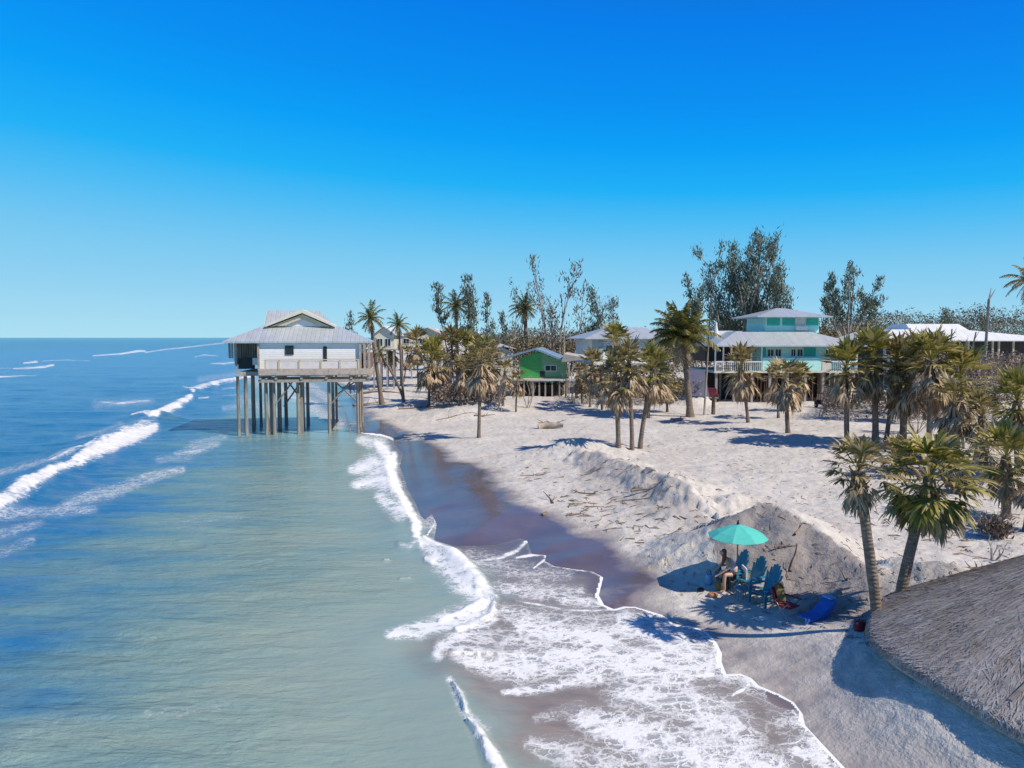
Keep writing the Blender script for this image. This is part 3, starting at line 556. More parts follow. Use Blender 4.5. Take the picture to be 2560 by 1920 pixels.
# the trio in the middle of the sand
TR = 'clump of three cabbage palms on open sand'
sabal(1546, 1117, 1540, 948, 46, 'dark trunked palm at the left of the three palm clump beside the sand ridge', TR, 'mix', 0, .2, 1.4)
sabal(1580, 1124, 1570, 915, 44, 'middle slanting palm of the three palm clump beside the sand ridge', TR, 'mix', 0, .17, 1.2)
sabal(1600, 1122, 1632, 925, 44, 'palm leaning right at the right of the three palm clump beside the sand ridge', TR, 'green', 0, .19, 1.2)
pl = [
 (1197, 1095, 1203, 905, 44, 'lone palm with straight thin trunk and brown crown out on the open sand', 'thin', .17, 2),
 (1072, 1016, 1078, 905, 40, 'shaggy brown palm nearest the stilt house on the pale sand', 'mix', .2, 2),
 (1870, 1057, 1853, 922, 42, 'palm with tan trunk in front of the teal house, its crown below the deck', 'mix', .17, 1),
 (1970, 1083, 1962, 952, 42, 'short palm with heavy brown skirt in front of the teal house', 'thin', .2, 2.5),
 (1946, 1045, 1935, 950, 30, 'small leaning palm just behind the heavy skirted palm', 'thin', .14, 1.5),
 (2000, 1030, 2002, 945, 26, 'low shaggy palm beside the teal house lattice', 'mix', .14, 1.5),
 (1620, 1045, 1640, 945, 38, 'shaggy palm close behind the three palm clump', 'mix', .18, 1.5),
 (1668, 1030, 1662, 960, 30, 'low palm between the three palm clump and the big windswept coconut palm', 'mix', .15, 1.5),
 (1530, 1030, 1540, 862, 36, 'tall leafy palm rising before the pale hip roofed house', 'green', .18, 1),
 (1455, 1010, 1450, 940, 24, 'small palm just right of the green cottage', 'thin', .13, 1),
 (1290, 1030, 1293, 955, 22, 'broken small palm before the green cottage steps', 'thin', .13, 1),
 (1258, 1015, 1262, 930, 24, 'short palm left of the green cottage front', 'thin', .14, 1),
 (1205, 990, 1210, 890, 34, 'olive palm left of the green cottage roof', 'mix', .15, 2),
 (1120, 985, 1130, 870, 38, 'bushy olive palm among the brown thicket', 'mix', .15, 2),
 (1160, 985, 1165, 880, 34, 'ragged palm in the middle of the brown thicket', 'mix', .15, 2),
 (1045, 965, 1042, 865, 30, 'palm right of the cream houses, crown full and brown', 'mix', .15, 1.5),
 (1100, 1000, 1096, 915, 28, 'ragged leaning palm between the shaggy palm and the thicket', 'mix', .14, 2),
 (1150, 1012, 1158, 930, 28, 'short brown palm in front of the thicket left of the lone palm', 'thin', .14, 2.5),
 (1228, 1005, 1226, 912, 28, 'thin shaggy palm just right of the lone palm', 'mix', .13, 2),
 (1180, 1002, 1185, 918, 28, 'olive palm half hidden behind the crown of the lone palm', 'mix', .13, 1.5),
 (1475, 1018, 1480, 915, 30, 'olive palm between the cottage porch and the three palm clump', 'mix', .15, 1.5),
 (1505, 1025, 1502, 950, 26, 'low brown palm just left of the three palm clump', 'thin', .14, 2),
 (985, 965, 975, 875, 26, 'palm under the dark coconut palm in front of the cream houses', 'mix', .13, 1.5),
 (1010, 955, 1018, 890, 20, 'slim palm below the cream houses', 'thin', .13, 1),
 (2117, 1110, 2115, 925, 52, 'dark trunked palm leading the right hand grove', 'green', .2, 2),
 (2188, 1108, 2185, 905, 56, 'tall green topped palm second from the left in the right hand grove', 'green', .24, 1.5),
 (2215, 1106, 2240, 905, 46, 'palm with slim dark trunk behind the second palm of the grove', 'mix', .17, 2),
 (2257, 1113, 2262, 945, 52, 'thick trunked palm with brown skirt in the middle of the grove', 'mix', .26, 2.5),
 (2322, 1128, 2325, 905, 56, 'olive crowned palm in the middle of the grove', 'green', .2, 2),
 (2368, 1122, 2405, 950, 62, 'palm with trunk leaning right and wide yellow green crown', 'green', .2, 2),
 (2392, 1153, 2378, 1010, 50, 'palm under the wide yellow green crown, mostly dead fronds', 'thin', .2, 2.5),
 (2345, 1060, 2300, 895, 50, 'brown topped palm at the back of the grove', 'thin', .17, 2),
 (2440, 1160, 2450, 1045, 46, 'brown shaggy palm behind the low yellow green palms', 'mix', .2, 2),
 (2545, 1190, 2545, 1010, 60, 'yellow green palm at the far right edge above the low palm', 'green', .22, 2),
 (2515, 1295, 2516, 1150, 62, 'low wide yellow green palm left of the thatched roof hip', 'green', .2, 1.5),
 (2570, 1330, 2590, 1200, 50, 'palm cut by the right edge with brown fronds', 'mix', .2, 1.5),
 (2300, 1200, 2245, 1145, 36, 'low palm with grassy yellow tufts right behind the near pair', 'mix', .16, 1),
 (2480, 1230, 2470, 1120, 34, 'dark low palm under the yellow green palm', 'thin', .15, 2),
]
for (u, v, cu, cv, r_, lab, st, tr_, br) in pl: sabal(u, v, cu, cv, r_, lab, BW, st, 0, tr_, br)

def coconut(u, v, cu, cv, rpx, label, D=None, n=18, tr_=.2, dead=8, mat='cocogreen', pairs=30, lo=-30, tall=1.0):
    if D is None: g = G(u, v)
    else: x, y, _ = PD(u, v, D); g = Vector((x, y, zland(x, y)))
    x, y, z = PD(cu, cv, g.y); R = rpx/1750*g.y*1.15; root = thing('coconut_palm', label, 'palm tree', g, 0, 'coconut palms with feather fronds')
    pts = bend(z-g.z, (x-g.x, 0), 8, random.uniform(.8, 1.4)); MB().tube([Vector((0, 0, -.5))]+pts, [tr_*1.8, tr_*1.5]+[tr_*(1.05-.3*i/8) for i in range(len(pts)-1)], 7, jitter=.05).build('trunk', 'trunk', root, smooth=True)
    feather_crown(n, R, pairs, lo, 84).build('crown', mat, root, loc=pts[-1])
    if dead: feather_crown(dead, R*.85, 20, -85, -45).build('dead_fronds', 'dead', root, loc=pts[-1])
    return root
coconut(1725, 1042, 1706, 842, 84, 'big windswept coconut palm left of the teal house with swollen root base', None, 40, .36, 12, pairs=50, lo=-10)
coconut(955, 985, 926, 795, 40, 'coconut palm with curved trunk right beside the stilt house', 100, 20, .3, 8)
coconut(1008, 985, 996, 812, 34, 'dark coconut palm in front of the cream houses', 105, 18, .2, 8)
coconut(1145, 960, 1140, 765, 44, 'tall coconut palm with drooping grey fronds over the brown thicket', 130, 18, .35, 9)
coconut(1318, 950, 1312, 770, 40, 'coconut palm with round green and orange crown behind the green cottage', 130, 26, .4, 10)
coconut(1010, 1000, 948, 880, 32, 'low palm with hanging dead fronds under the curved coconut palm', 98, 8, .18, 10)
coconut(2620, 1100, 2575, 700, 62, 'tall palm cut by the right edge, brown fronds high against the sky', 75, 18, .25, 10, 'palmolive', 40)

def branches(mb, tips, p, d, L, r, depth, spread, upw, gnarl=.25, n=3):
    pts = [p]; q = p; dd = d.copy(); k = 4
    for i in range(k):
        dd = (dd+Vector((random.gauss(0, gnarl), random.gauss(0, gnarl), upw))*.35).normalized(); q = q+dd*(L/k); pts.append(q)
    mb.tube(pts, [r*(1-.45*i/k) for i in range(k+1)], 5 if depth > 1 else 3, cap=False)
    tips += [(pts[j], dd.copy(), r) for j in ((2, 3, 4) if depth < 1 else (4,))] if depth <= 2 else []
    if depth <= 0: return
    for j in range(n):
        a = random.uniform(0, 6.28); s = (Vector((cos(a), sin(a), random.uniform(-.1, .5)))*spread+dd).normalized()
        st = pts[random.randint(2, k)]; branches(mb, tips, st, s, L*random.uniform(.5, .78), r*.5, depth-1, spread, upw, gnarl, n)
def tufts(mb, tips, per, size, ln, upw=.7, drop=0):
    if ln > .5: per = int(per*.85); ln *= .8
    for p, d, r in tips:
        if random.random() < drop: continue
        for _ in range(per):
            o = Vector((random.gauss(0, size), random.gauss(0, size), random.gauss(0, size*1.1))); dd = (d*.5+Vector((random.gauss(0, .6), random.gauss(0, .6), upw+random.gauss(0, .4)))).normalized()
            w = dd.cross(Vector((random.gauss(0, 1), random.gauss(0, 1), random.gauss(0, 1)))).normalized()*ln*.16; a = p+o; b = a+dd*ln*random.uniform(.6, 1.3)
            mb.add([a-w, a+w, b], [(0, 1, 2)])
def tree(u0, vtop, D, label, trunks, fork=0, mat='needle', per=16, size=.35, ln=.9, drop=.1, bark='greybark', cat='tree', group='tall ragged trees behind the houses', depth=3, spread=.7, name='ragged_pine', n=3, upw=.5):
    x, y, ztop = PD(u0, vtop, D); zg = zland(x, y); H = ztop-zg; root = thing(name, label, cat, (x, y, zg), 0, group); tb = MB(); tips = []
    if fork: tb.tube([(0, 0, -.5), (.1, 0, H*fork*.5), (0, 0, H*fork)], [.5, .42, .4], 7)
    for (dx, lean, hf, r) in trunks:          # offset m, lean, height fraction, radius
        h = H*(hf-fork); base = Vector((dx, random.uniform(-.5, .5), -.5)) if not fork else Vector((dx*.3, 0, H*fork-.3)); d = Vector((lean, random.uniform(-.1, .1), 1)).normalized(); pts = [base]; q = base
        for i in range(8):
            d = (d+Vector((random.gauss(0, .06), random.gauss(0, .06), .03))).normalized(); q = q+d*(h/8*.92); pts.append(q)
        tb.tube(pts, [r*(1.15-.95*i/8) for i in range(9)], 6, cap=False)
        for i in range(3 if not fork else 4, 9):
            for _ in range(n):
                a = random.uniform(0, 6.28); s = Vector((cos(a)*spread, sin(a)*spread*.8, random.uniform(.2, .9))).normalized(); branches(tb, tips, pts[i], s, H*(.20-.014*i)*random.uniform(.7, 1.3), r*.30, depth-2, spread, upw, .3, 2)
        tips += [(pts[-1], d, r), (pts[-2], d, r)]
    tb.build('trunk', bark, root, smooth=True); fb = MB(); tufts(fb, tips, per, size, ln, .8, drop); fb.build('foliage', mat, root); return root
tree(1868, 585, 125, 'tallest dark green pine with many tufted limbs behind the teal house', [(1.0, .0, 1.0, .4), (-2.0, -.12, .90, .3), (2.2, .10, .86, .3), (3.2, .16, .7, .2), (-3.0, -.18, .7, .2), (.6, .03, .93, .3), (-.4, -.05, .8, .25), (-1.0, -.02, .95, .3), (1.2, .04, .88, .28), (2.6, .12, .62, .2), (-2.4, -.12, .62, .2), (0, .0, .7, .25)], per=22, size=.45, ln=.8, drop=.25, n=2, depth=3, spread=.64)
tree(1747, 690, 122, 'slim ragged pine just left of the tallest pine', [(0, -.05, 1.0, .2), (1.2, .03, .92, .2), (-1, .0, .6, .15)], per=22, size=.4, ln=.9, drop=.15, n=2, depth=2, spread=.35)
tree(1660, 765, 120, 'short ragged pine rising over the big coconut palm', [(0, -.05, 1.0, .16), (1.4, .1, .9, .14)], per=20, size=.35, ln=.8, n=2, depth=2, spread=.4)
tree(1995, 710, 130, 'broken limb tree leaning up behind the small upper roof of the teal house', [(0, -.14, 1.0, .16), (1.5, .15, .7, .14)], per=22, size=.35, ln=.8, n=1, depth=2, spread=.4)
tree(2126, 680, 120, 'many armed bare tree with tufted tips right of the teal house', [(.6, .10, 1.06, .2), (-.6, -.38, .92, .2), (-.8, -.6, .80, .16), (.6, .36, .95, .2), (.1, .02, 1.0, .22), (1, .66, .84, .16), (.2, -.18, .97, .2), (0, .5, .8, .15), (-.6, -.8, .70, .14)], fork=.36, per=26, size=.32, ln=.8, drop=.1, n=1, depth=2, spread=.35, mat='needle')
tree(1392, 622, 125, 'very tall half bare grey tree with forked trunk', [(0, -.06, 1.0, .32), (.5, .05, .93, .28), (1.8, .10, .75, .25), (-.4, .0, .6, .2)], per=9, size=.45, ln=1.0, drop=.3, mat='needlegrey', n=2, depth=2, spread=.4)
tree(1367, 690, 150, 'thin pale bare tree left of the very tall half bare tree', [(0, -.02, 1.0, .14), (.5, .06, .85, .12)], per=5, size=.3, ln=.9, drop=.4, mat='needlegrey', n=2, depth=2, spread=.35)
tree(1505, 722, 135, 'dark green rounded pine behind the pale hip roofed house', [(0, 0, 1.0, .3), (-1.6, -.06, .82, .25), (1.6, .1, .9, .22), (-2.6, -.1, .55, .2)], per=10, size=.38, ln=.8, drop=.3, n=2, spread=.42, depth=3)
tree(1165, 682, 128, 'ragged green pine behind the tall coconut palm', [(0, -.05, 1.0, .24), (.9, .05, .85, .2)], per=22, size=.4, ln=1.0, drop=.1, n=2, depth=2, spread=.3)
tree(1196, 728, 128, 'pine with one trunk leaning far right against the sky', [(-1, .22, 1.0, .28), (-1.3, .1, .6, .2)], per=22, size=.35, ln=.9, drop=.1, n=1, depth=2, spread=.25)
tree(1126, 705, 132, 'bushy topped pine left of the tall coconut palm', [(0, 0, 1.0, .2)], per=22, size=.4, ln=1.0, n=2, depth=2, spread=.25)
tree(1278, 700, 140, 'two stalked thin pine left of the round crowned coconut palm', [(0, -.05, 1.0, .16), (2.8, .03, .95, .14)], per=14, size=.35, ln=.9, drop=.2, n=1, depth=2, spread=.25)
tree(1262, 775, 140, 'short leaning stub of a tree on the skyline over the thicket', [(0, -.1, 1.0, .16)], per=20, size=.3, ln=.9, n=1, depth=2, spread=.2)
tree(1228, 800, 150, 'small dark bush tree on the skyline over the thicket', [(0, 0, 1.0, .2)], per=20, size=.35, ln=.8, n=1, depth=2, spread=.2)
tree(872, 772, 130, 'small dark broken pine rising behind the stilt house roof', [(0, -.08, 1.0, .16), (.6, .12, .65, .14)], per=20, size=.3, ln=.8, n=1, depth=2, spread=.22)
tree(2345, 775, 170, 'small leafy tree on the skyline over the white roofed house', [(0, 0, 1.0, .2), (3, .05, .9, .2)], per=20, size=.5, ln=1, n=2, depth=2, spread=.5)
tree(2470, 790, 180, 'low dark tree on the skyline right of the bare pole', [(0, 0, 1.0, .2), (-2, -.1, .9, .2)], per=20, size=.6, ln=1, n=2, depth=2, spread=.5)
tree(2170, 790, 170, 'small dark tree on the skyline right of the many armed tree', [(0, 0, 1.0, .2)], per=20, size=.5, ln=1, n=2, depth=2, spread=.5)

def mass(name, mat, n, size, fn, label=None):
    """scattered leaf-sized faces filling a thicket"""
    vs = np.zeros((n*3, 3)); 
    for i in range(n):
        c = fn(); d = rng.normal(size=3); d /= np.linalg.norm(d); e = np.cross(d, rng.normal(size=3)); e /= np.linalg.norm(e)+1e-6; s_ = size*rng.uniform(.5, 1.4)
        vs[3*i] = c-e*s_*.35; vs[3*i+1] = c+e*s_*.35; vs[3*i+2] = c+d*s_*1.2
    mb = MB(); mb.v = [tuple(q) for q in vs]; mb.f = [(3*i, 3*i+1, 3*i+2) for i in range(n)]
    o = mb.build(name, mat); return o
def band(u0, u1, Da, Db, top, bot=None, dens=1.6):
    """top(u, noise) gives the skyline in picture rows; a thicket from the ground up to it"""
    def f():
        while True:
            D = rng.uniform(Da, Db); u = rng.uniform(u0, u1); x, _, zt = PD(u, top(u), D); zg = 1.0
            k = .55+.42*float(vnoise(np.array([x*.16]), np.array([D*.16]), 3)[0])+.15*float(vnoise(np.array([x*.8]), np.array([D*.6]), 4)[0])
            z = zg+(zt-zg)*k*rng.uniform(0, 1)**.4
            return np.array([x, D, z])
    return f
iv = lambda xs, ys: (lambda u: float(np.interp(u, xs, ys)))
o = mass('far_wood', 'wood_far', 80000, .40, band(1190, 2900, 170, 230, iv([1190, 1300, 1460, 1700, 1800, 2050, 2100, 2250, 2400, 2560, 2900], [826, 816, 818, 808, 800, 800, 776, 766, 770, 764, 764]))); tag(o, kind='stuff')
o = mass('near_woodland', 'olivebrush', 44000, .38, band(1180, 2300, 124, 150, iv([1180, 1300, 1480, 1640, 1780, 2000, 2100, 2180, 2300], [850, 842, 830, 815, 800, 822, 788, 800, 838]))); tag(o, kind='stuff')
o = mass('dry_thicket', 'brush', 12000, .26, band(1080, 1262, 88, 108, iv([1080, 1100, 1150, 1200, 1262], [972, 950, 940, 945, 962]))); tag(o, kind='stuff')
o = mass('dry_brush', 'brush', 20000, .26, band(2060, 2600, 72, 92, iv([2060, 2150, 2300, 2420, 2600], [960, 930, 900, 880, 885]))); tag(o, kind='stuff')
o = mass('low_scrub', 'olivebrush', 10000, .28, band(1440, 1760, 92, 106, iv([1440, 1560, 1640, 1760], [925, 930, 930, 940]))); tag(o, kind='stuff')
def shrub(u, v, w, h, label, mat='brush', n=900, D=None):
    g = G(u, v); root = thing('shrub', label, 'shrub', g, 0, 'dry shrubs on the sand'); tips = []; tb = MB(); W = w/1750*g.y; Hh = h/1750*g.y
    for i in range(12):
        a = random.uniform(0, 6.28); d = Vector((cos(a)*W/2/Hh, sin(a)*.6*W/2/Hh, .9)).normalized(); branches(tb, tips, Vector((0, 0, -.1)), d, Hh*.9, .035, 1, .8, .2, .4, 3)
    tb.build('stems', 'drift', root); fb = MB(); tufts(fb, tips, max(2, n//max(1, len(tips))), .14, .30, .3, .1); fb.build('foliage', mat, root)
shrub(1090, 985, 60, 50, 'rounded brown shrub on the edge of the sand right of the shaggy palm', 'brush')
shrub(1185, 1000, 70, 45, 'low reddish brown shrub at the foot of the thicket', 'brush')
shrub(1290, 990, 80, 40, 'dark olive shrub left of the green cottage steps', 'olivebrush')
shrub(2255, 1180, 70, 55, 'dry grassy tuft behind the near palm pair', 'olivebrush')
shrub(2360, 1190, 90, 50, 'tangled brown shrub below the palm grove', 'brush')
shrub(2490, 1345, 60, 34, 'small twiggy shrub right of the near palms under the low palm', 'brush')
shrub(2390, 1235, 50, 35, 'small brown shrub beside the low dark palm', 'brush')
shrub(2410, 1055, 120, 80, 'broad tangled shrub behind the right of the grove', 'brush', 1800)
shrub(2290, 1085, 110, 75, 'broad dry shrub in the middle of the grove', 'brush', 1800)

# ------------------------------------------------------------------ buildings
class HouseFrame:
    """u,v readings turned into metres in a house's own frame at distance D"""
    def __init__(s, u0, D, vbase=None):
        s.u0, s.D = u0, D; x, y, _ = PD(u0, 900, D); s.x = x; s.g = zland(x, D)
        s.dep = D*cos(PITCH)
    def X(s, u): return (u-s.u0)*(s.dep+.5)/1750
    def Z(s, v): return HC-s.D*tan(atan((v-960)/1750)+PITCH)-s.g
    def root(s, name, label, cat='house', rz=0, z=None): return thing(name, label, cat, (s.x, s.D, s.g if z is None else z), rz)
def window(parent, x0, x1, z0, z1, y, frame='white', glass='glass', t=.07, name='window', face=-1, mull=1):
    f = MB(); e = .09; ya, yb = (y-t, y) if face < 0 else (y, y+t)
    f.box(x0, x1, ya, yb, z0, z0+e).box(x0, x1, ya, yb, z1-e, z1).box(x0, x0+e, ya, yb, z0+e, z1-e).box(x1-e, x1, ya, yb, z0+e, z1-e)
    for k in range(mull): xm = x0+(x1-x0)*(k+1)/(mull+1); f.box(xm-e*.35, xm+e*.35, ya+.01, yb, z0+e, z1-e)
    w = f.build(name, frame, parent); MB().box(x0+e*.5, x1-e*.5, y-t*.4, y+.02, z0+e*.5, z1-e*.5).build('pane', glass, w); return w

# --- the house on piles standing in the water
ux, Dh = 790, 72.6
rs = thing('stilt_house', 'white and grey house standing on tall wooden piles in the surf', 'house', (float(P(ux, 1084)[0]), Dh, 0), radians(9))
hx = lambda u: (u-ux)/24.0
hz = lambda v: HC-(v-844)/24.0
zf0, zf1, ze = hz(938), hz(924), hz(856)
x0, x1 = hx(658), hx(899)
w = MB().box(x0, x1, 0, 9, zf1, ze).build('wall', 'siding', rs)
MB().box(hx(588), x0-.003, 2.2, 9, hz(912), ze).build('porch_wall', 'batten', rs)
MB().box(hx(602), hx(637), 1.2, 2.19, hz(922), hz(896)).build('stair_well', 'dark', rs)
MB().box(hx(637), hx(656), 1.0, 2.0, hz(912), hz(895)).build('landing_panel', 'pinkwhite', rs)
MB().box(hx(602), x0+.5, .9, 9, hz(939), hz(929)).build('lower_deck', 'deckwood', rs)
MB().box(hx(660), hx(925), -1.0, 9.4, zf0, zf1-.003).box(hx(660), hx(922), -1.06, -1.002, zf0+.1, zf1+.16).build('deck', 'deckwood', rs)
for i, u in enumerate((663, 700, 760, 820, 880, 921)):
    MB().box(hx(u)-.12, hx(u)+.12, -.9, 9.3, zf0-.36, zf0-.003).build('joist', 'wood', rs)
MB().box(hx(658), hx(924), -.80, -.55, zf0-.66, zf0-.363).build('beam', 'wood', rs)
MB().box(hx(658), hx(924), 4.1, 4.35, zf0-.66, zf0-.363).build('beam', 'wood', rs)
# railing
rb = MB(); 
rb.box(hx(674), hx(899), -.98, -.90, hz(899.5), hz(897))
rb.build('railing', 'tan', rs)
for u in (676, 708, 756, 808, 853, 898): MB().box(hx(u)-.09, hx(u)+.09, -.97, -.88, zf1, hz(899)).build('railing_post', 'tan', rs)
MB().box(hx(676), hx(899), -.90, -.86, zf1, hz(902)).build('railing_panel', 'pinkwhite', rs)
# right porch
for u in (901.5, 912, 923): MB().box(hx(u)-.12, hx(u)+.12, -.3, -.06, zf1, ze-.1).build('porch_post', 'wood', rs)
MB().box(hx(900), hx(924), .5, 9, zf1, hz(885)).build('porch_screen', 'rust', rs)
MB().box(hx(901), hx(922), .3, .49, hz(873), hz(862)).build('porch_panel', 'white', rs)
MB().box(hx(912), hx(922), -.1, .2, hz(915), hz(900)).build('white_box', 'white', rs, bevel=.05)
window(rs, hx(720), hx(740), hz(886), hz(864), -.003, 'dark', 'glass', .08)
d = MB().box(hx(811), hx(820), -.06, -.003, hz(911), hz(866)).build('door', 'dark', rs); MB().box(hx(818)-.03, hx(818)+.03, -.12, -.063, hz(893), hz(890)).build('handle', 'metal', d)
MB().box(hx(654), hx(659), -.15, .0, zf1, ze).build('corner_post', 'wood', rs)
for u in (580, 589, 598): MB().box(hx(u)-.09, hx(u)+.09, 1.0+.5*(u < 585), 1.2+.5*(u < 585), hz(895 if u < 595 else 930), ze).build('porch_post', 'wood', rs)
for k in range(9): MB().box(hx(603+k*5.8)-.05, hx(603+k*5.8)+.05, 2.1, 2.195, hz(912), ze-.12).build('batten', 'pile', rs)
# roof
re0, re1 = hx(574), hx(926)
rf = MB().hip(re0, re1, -.36, 10.2, ze+.12, hz(812), hx(660)-re0, 3.3, .16, re1-hx(832)).build('roof', 'roofgrey', rs)
MB().box(re0+.2, re1-.2, -.34, 10.1, ze-.08, ze-.043).build('soffit', 'white', rs)
gz0, gz1 = hz(812), hz(773); yr0, yr1 = 2.75, 7
# ridge part running along x with its front slope, and the pale gable facing the camera
MB().add([(hx(657), yr0+.3, gz0-.05), (hx(830), yr0+.3, gz0-.05), (hx(790), 5, gz1), (hx(657), 5, gz1), (hx(657), 7.4, gz0-.05), (hx(830), 7.4, gz0-.05)],
         [(0, 1, 2, 3), (3, 2, 5, 4), (0, 3, 4), (1, 5, 2), (0, 4, 5, 1)]).build('ridge_roof', 'roofgrey', rf)
ga, gb, gc = hx(664), hx(755), hx(836)
MB().add([(ga, 2.0, gz0), (gb, 2.0, gz1+.05), (gc, 2.0, gz0), (ga, 2.0, gz0-.22), (gb, 2.0, gz1-.35), (gc, 2.0, gz0-.22), (ga, 5.4, gz0), (gb, 5.4, gz1+.05), (gc, 5.4, gz0), (ga, 5.4, gz0-.22), (gb, 5.4, gz1-.35), (gc, 5.4, gz0-.22)],
         [(0, 3, 4, 1), (1, 4, 5, 2), (0, 1, 7, 6), (1, 2, 8, 7), (3, 9, 10, 4), (4, 10, 11, 5), (6, 7, 10, 9), (7, 8, 11, 10), (0, 6, 9, 3), (2, 5, 11, 8)]).build('gable_roof', 'cream', rf)
MB().prism([(hx(690), gz0-.15), (hx(818), gz0-.15), (gb, gz1-.42)], 2.6, 2.7).build('gable', 'white', rf)
MB().add([(ga+.5, 2.3, gz0-.16), (gb, 2.3, gz1-.5), (gc-.5, 2.3, gz0-.16), (hx(795), 2.3, gz0-.05), (gb, 2.3, gz1-.95), (hx(712), 2.3, gz0-.05)]+[(ga+.5, 2.42, gz0-.16), (gb, 2.42, gz1-.5), (gc-.5, 2.42, gz0-.16), (hx(795), 2.42, gz0-.05), (gb, 2.42, gz1-.95), (hx(712), 2.42, gz0-.05)],
         [(0, 5, 4, 1), (1, 4, 3, 2), (6, 7, 10, 11), (7, 8, 9, 10), (0, 1, 7, 6), (1, 2, 8, 7), (5, 11, 10, 4), (4, 10, 9, 3)]).build('gable_trim', 'tan', rf)
# piles
cols_u = [(606, .17), (672, .18), (748, .19), (823, .15), (893, .14)]
for u, r_ in cols_u:
    for j, yy in enumerate((.0, 3.4, 7.6) if u < 800 else (.0, 4.2, 8.4)):
        for dx in ((-.0, .75) if u in (606, 672) and j < 3 else (0,)):
            xx = hx(u)+dx; rr = r_*random.uniform(.9, 1.1); MB().tube([(xx+random.uniform(-.05, .05), yy, -2.5), (xx, yy, 1), (xx, yy, 4), (xx, yy, zf0-.366 if u > 650 else hz(939))], [rr*1.12, rr*1.05, rr, rr*.95], 9, jitter=.03).build('pile', 'pile', rs, smooth=True)
for u in (674, 748): MB().box(hx(u)+.2, hx(u)+.46, .1, .5, -1.5, zf0-.366).build('pile_casing', 'pile', rs)
def brace(a, b, y): MB().tube([(hx(a[0]), y, hz(a[1])), (hx(b[0]), y, hz(b[1]))], .09, 5).build('brace', 'pile', rs)
brace((700, 945), (744, 1010), 4.3); brace((742, 945), (698, 1005), -.2); brace((698, 1024), (742, 960), 4.1)
brace((830, 945), (888, 1000), -.25); brace((886, 942), (830, 1008), -.1); brace((828, 1000), (884, 960), 8.2)
st = MB(); 
for k in range(5): st.box(hx(868)-.0, hx(892), 6+k*.02, 6.3, .4+k*.001, .44+k*.001) if k == 0 else None
st.box(hx(870), hx(894), .9, 1.5, hz(1066), hz(1064)).box(hx(871), hx(873), 1, 1.1, -.5, hz(1066)).box(hx(890), hx(892), 1, 1.1, -.5, hz(1066)); st.build('broken_platform', 'wood', rs)

# --- small green cottage
H = HouseFrame(1345, 106); r = H.root('green_cottage', 'small bright green cottage on short posts under a low gable roof', rz=radians(-8))
X_, Z_ = H.X, H.Z; zfl, zev, zap = Z_(946), Z_(893), Z_(868)
MB().prism([(X_(1300), zfl), (X_(1412), zfl), (X_(1408), Z_(902)), (X_(1343), Z_(879)), (X_(1300), Z_(895))], 0, 9).build('wall', 'green2', r)
MB().prism([(X_(1301), zfl+.02), (X_(1353), zfl+.02), (X_(1353), Z_(882)), (X_(1343), Z_(880)), (X_(1301), Z_(895))], -.08, -.003).build('green_front', 'green', r)
window(r, X_(1362), X_(1392), Z_(928), Z_(912), -.003, 'white'); MB().box(X_(1350), X_(1362), -.1, -.083, Z_(942), Z_(928)).build('door', 'dark', r)
MB().add([(X_(1238), -.9, Z_(899)), (X_(1340), -.9, Z_(870)), (X_(1410), -.9, Z_(898)), (X_(1238), 10, Z_(899)), (X_(1340), 10, Z_(870)), (X_(1410), 10, Z_(898)),
          (X_(1238), -.9, Z_(903)), (X_(1340), -.9, Z_(875)), (X_(1410), -.9, Z_(903)), (X_(1238), 10, Z_(903)), (X_(1340), 10, Z_(875)), (X_(1410), 10, Z_(903))],
         [(0, 1, 4, 3), (1, 2, 5, 4), (6, 9, 10, 7), (7, 10, 11, 8), (0, 6, 7, 1), (1, 7, 8, 2), (3, 4, 10, 9), (4, 5, 11, 10), (0, 3, 9, 6), (2, 8, 11, 5)]).build('roof', 'roofblue', r)
MB().add([(X_(1411), -1.5, Z_(884)), (X_(1462), -1.5, Z_(893)), (X_(1411), 6, Z_(882)), (X_(1462), 6, Z_(890)), (X_(1405), -1.5, Z_(905)), (X_(1462), -1.5, Z_(897)), (X_(1405), 6, Z_(905)), (X_(1462), 6, Z_(895))],
         [(0, 1, 3, 2), (4, 6, 7, 5), (0, 4, 5, 1), (2, 3, 7, 6), (0, 2, 6, 4), (1, 5, 7, 3)]).build('porch_roof', 'rooftan', r)
MB().box(X_(1286), X_(1420), -1.2, 9, zfl-.28, zfl-.003).build('deck', 'cream', r)
for u in (1292, 1312, 1335, 1350, 1365, 1382, 1400, 1415): MB().box(X_(u)-.11, X_(u)+.11, -1.0, -.78, -.6, zfl-.283).build('post', 'wood', r)
for u in (1300, 1340, 1380, 1412): MB().box(X_(u)-.11, X_(u)+.11, 6, 6.2, -.6, zfl-.283).build('post', 'wood', r)
for u in (1424, 1442, 1459): MB().box(X_(u)-.08, X_(u)+.08, -1.4, -1.2, -.6, Z_(897)).build('porch_post', 'tan', r)
MB().box(X_(1296), X_(1404), 1.5, 8, -.3, zfl-1.1).build('crawl_space_shade', 'dark', r)  # near-black block standing in for the shade under the cottage floor
H = HouseFrame(1255, 125); r = H.root('small_shed', 'low shed with pale roof peeking over the thicket left of the green cottage', 'shed'); X_, Z_ = H.X, H.Z
MB().prism([(X_(1228), -.3), (X_(1282), -.3), (X_(1282), Z_(880)), (X_(1250), Z_(866)), (X_(1228), Z_(876))], 0, 6).build('wall', 'cream', r)
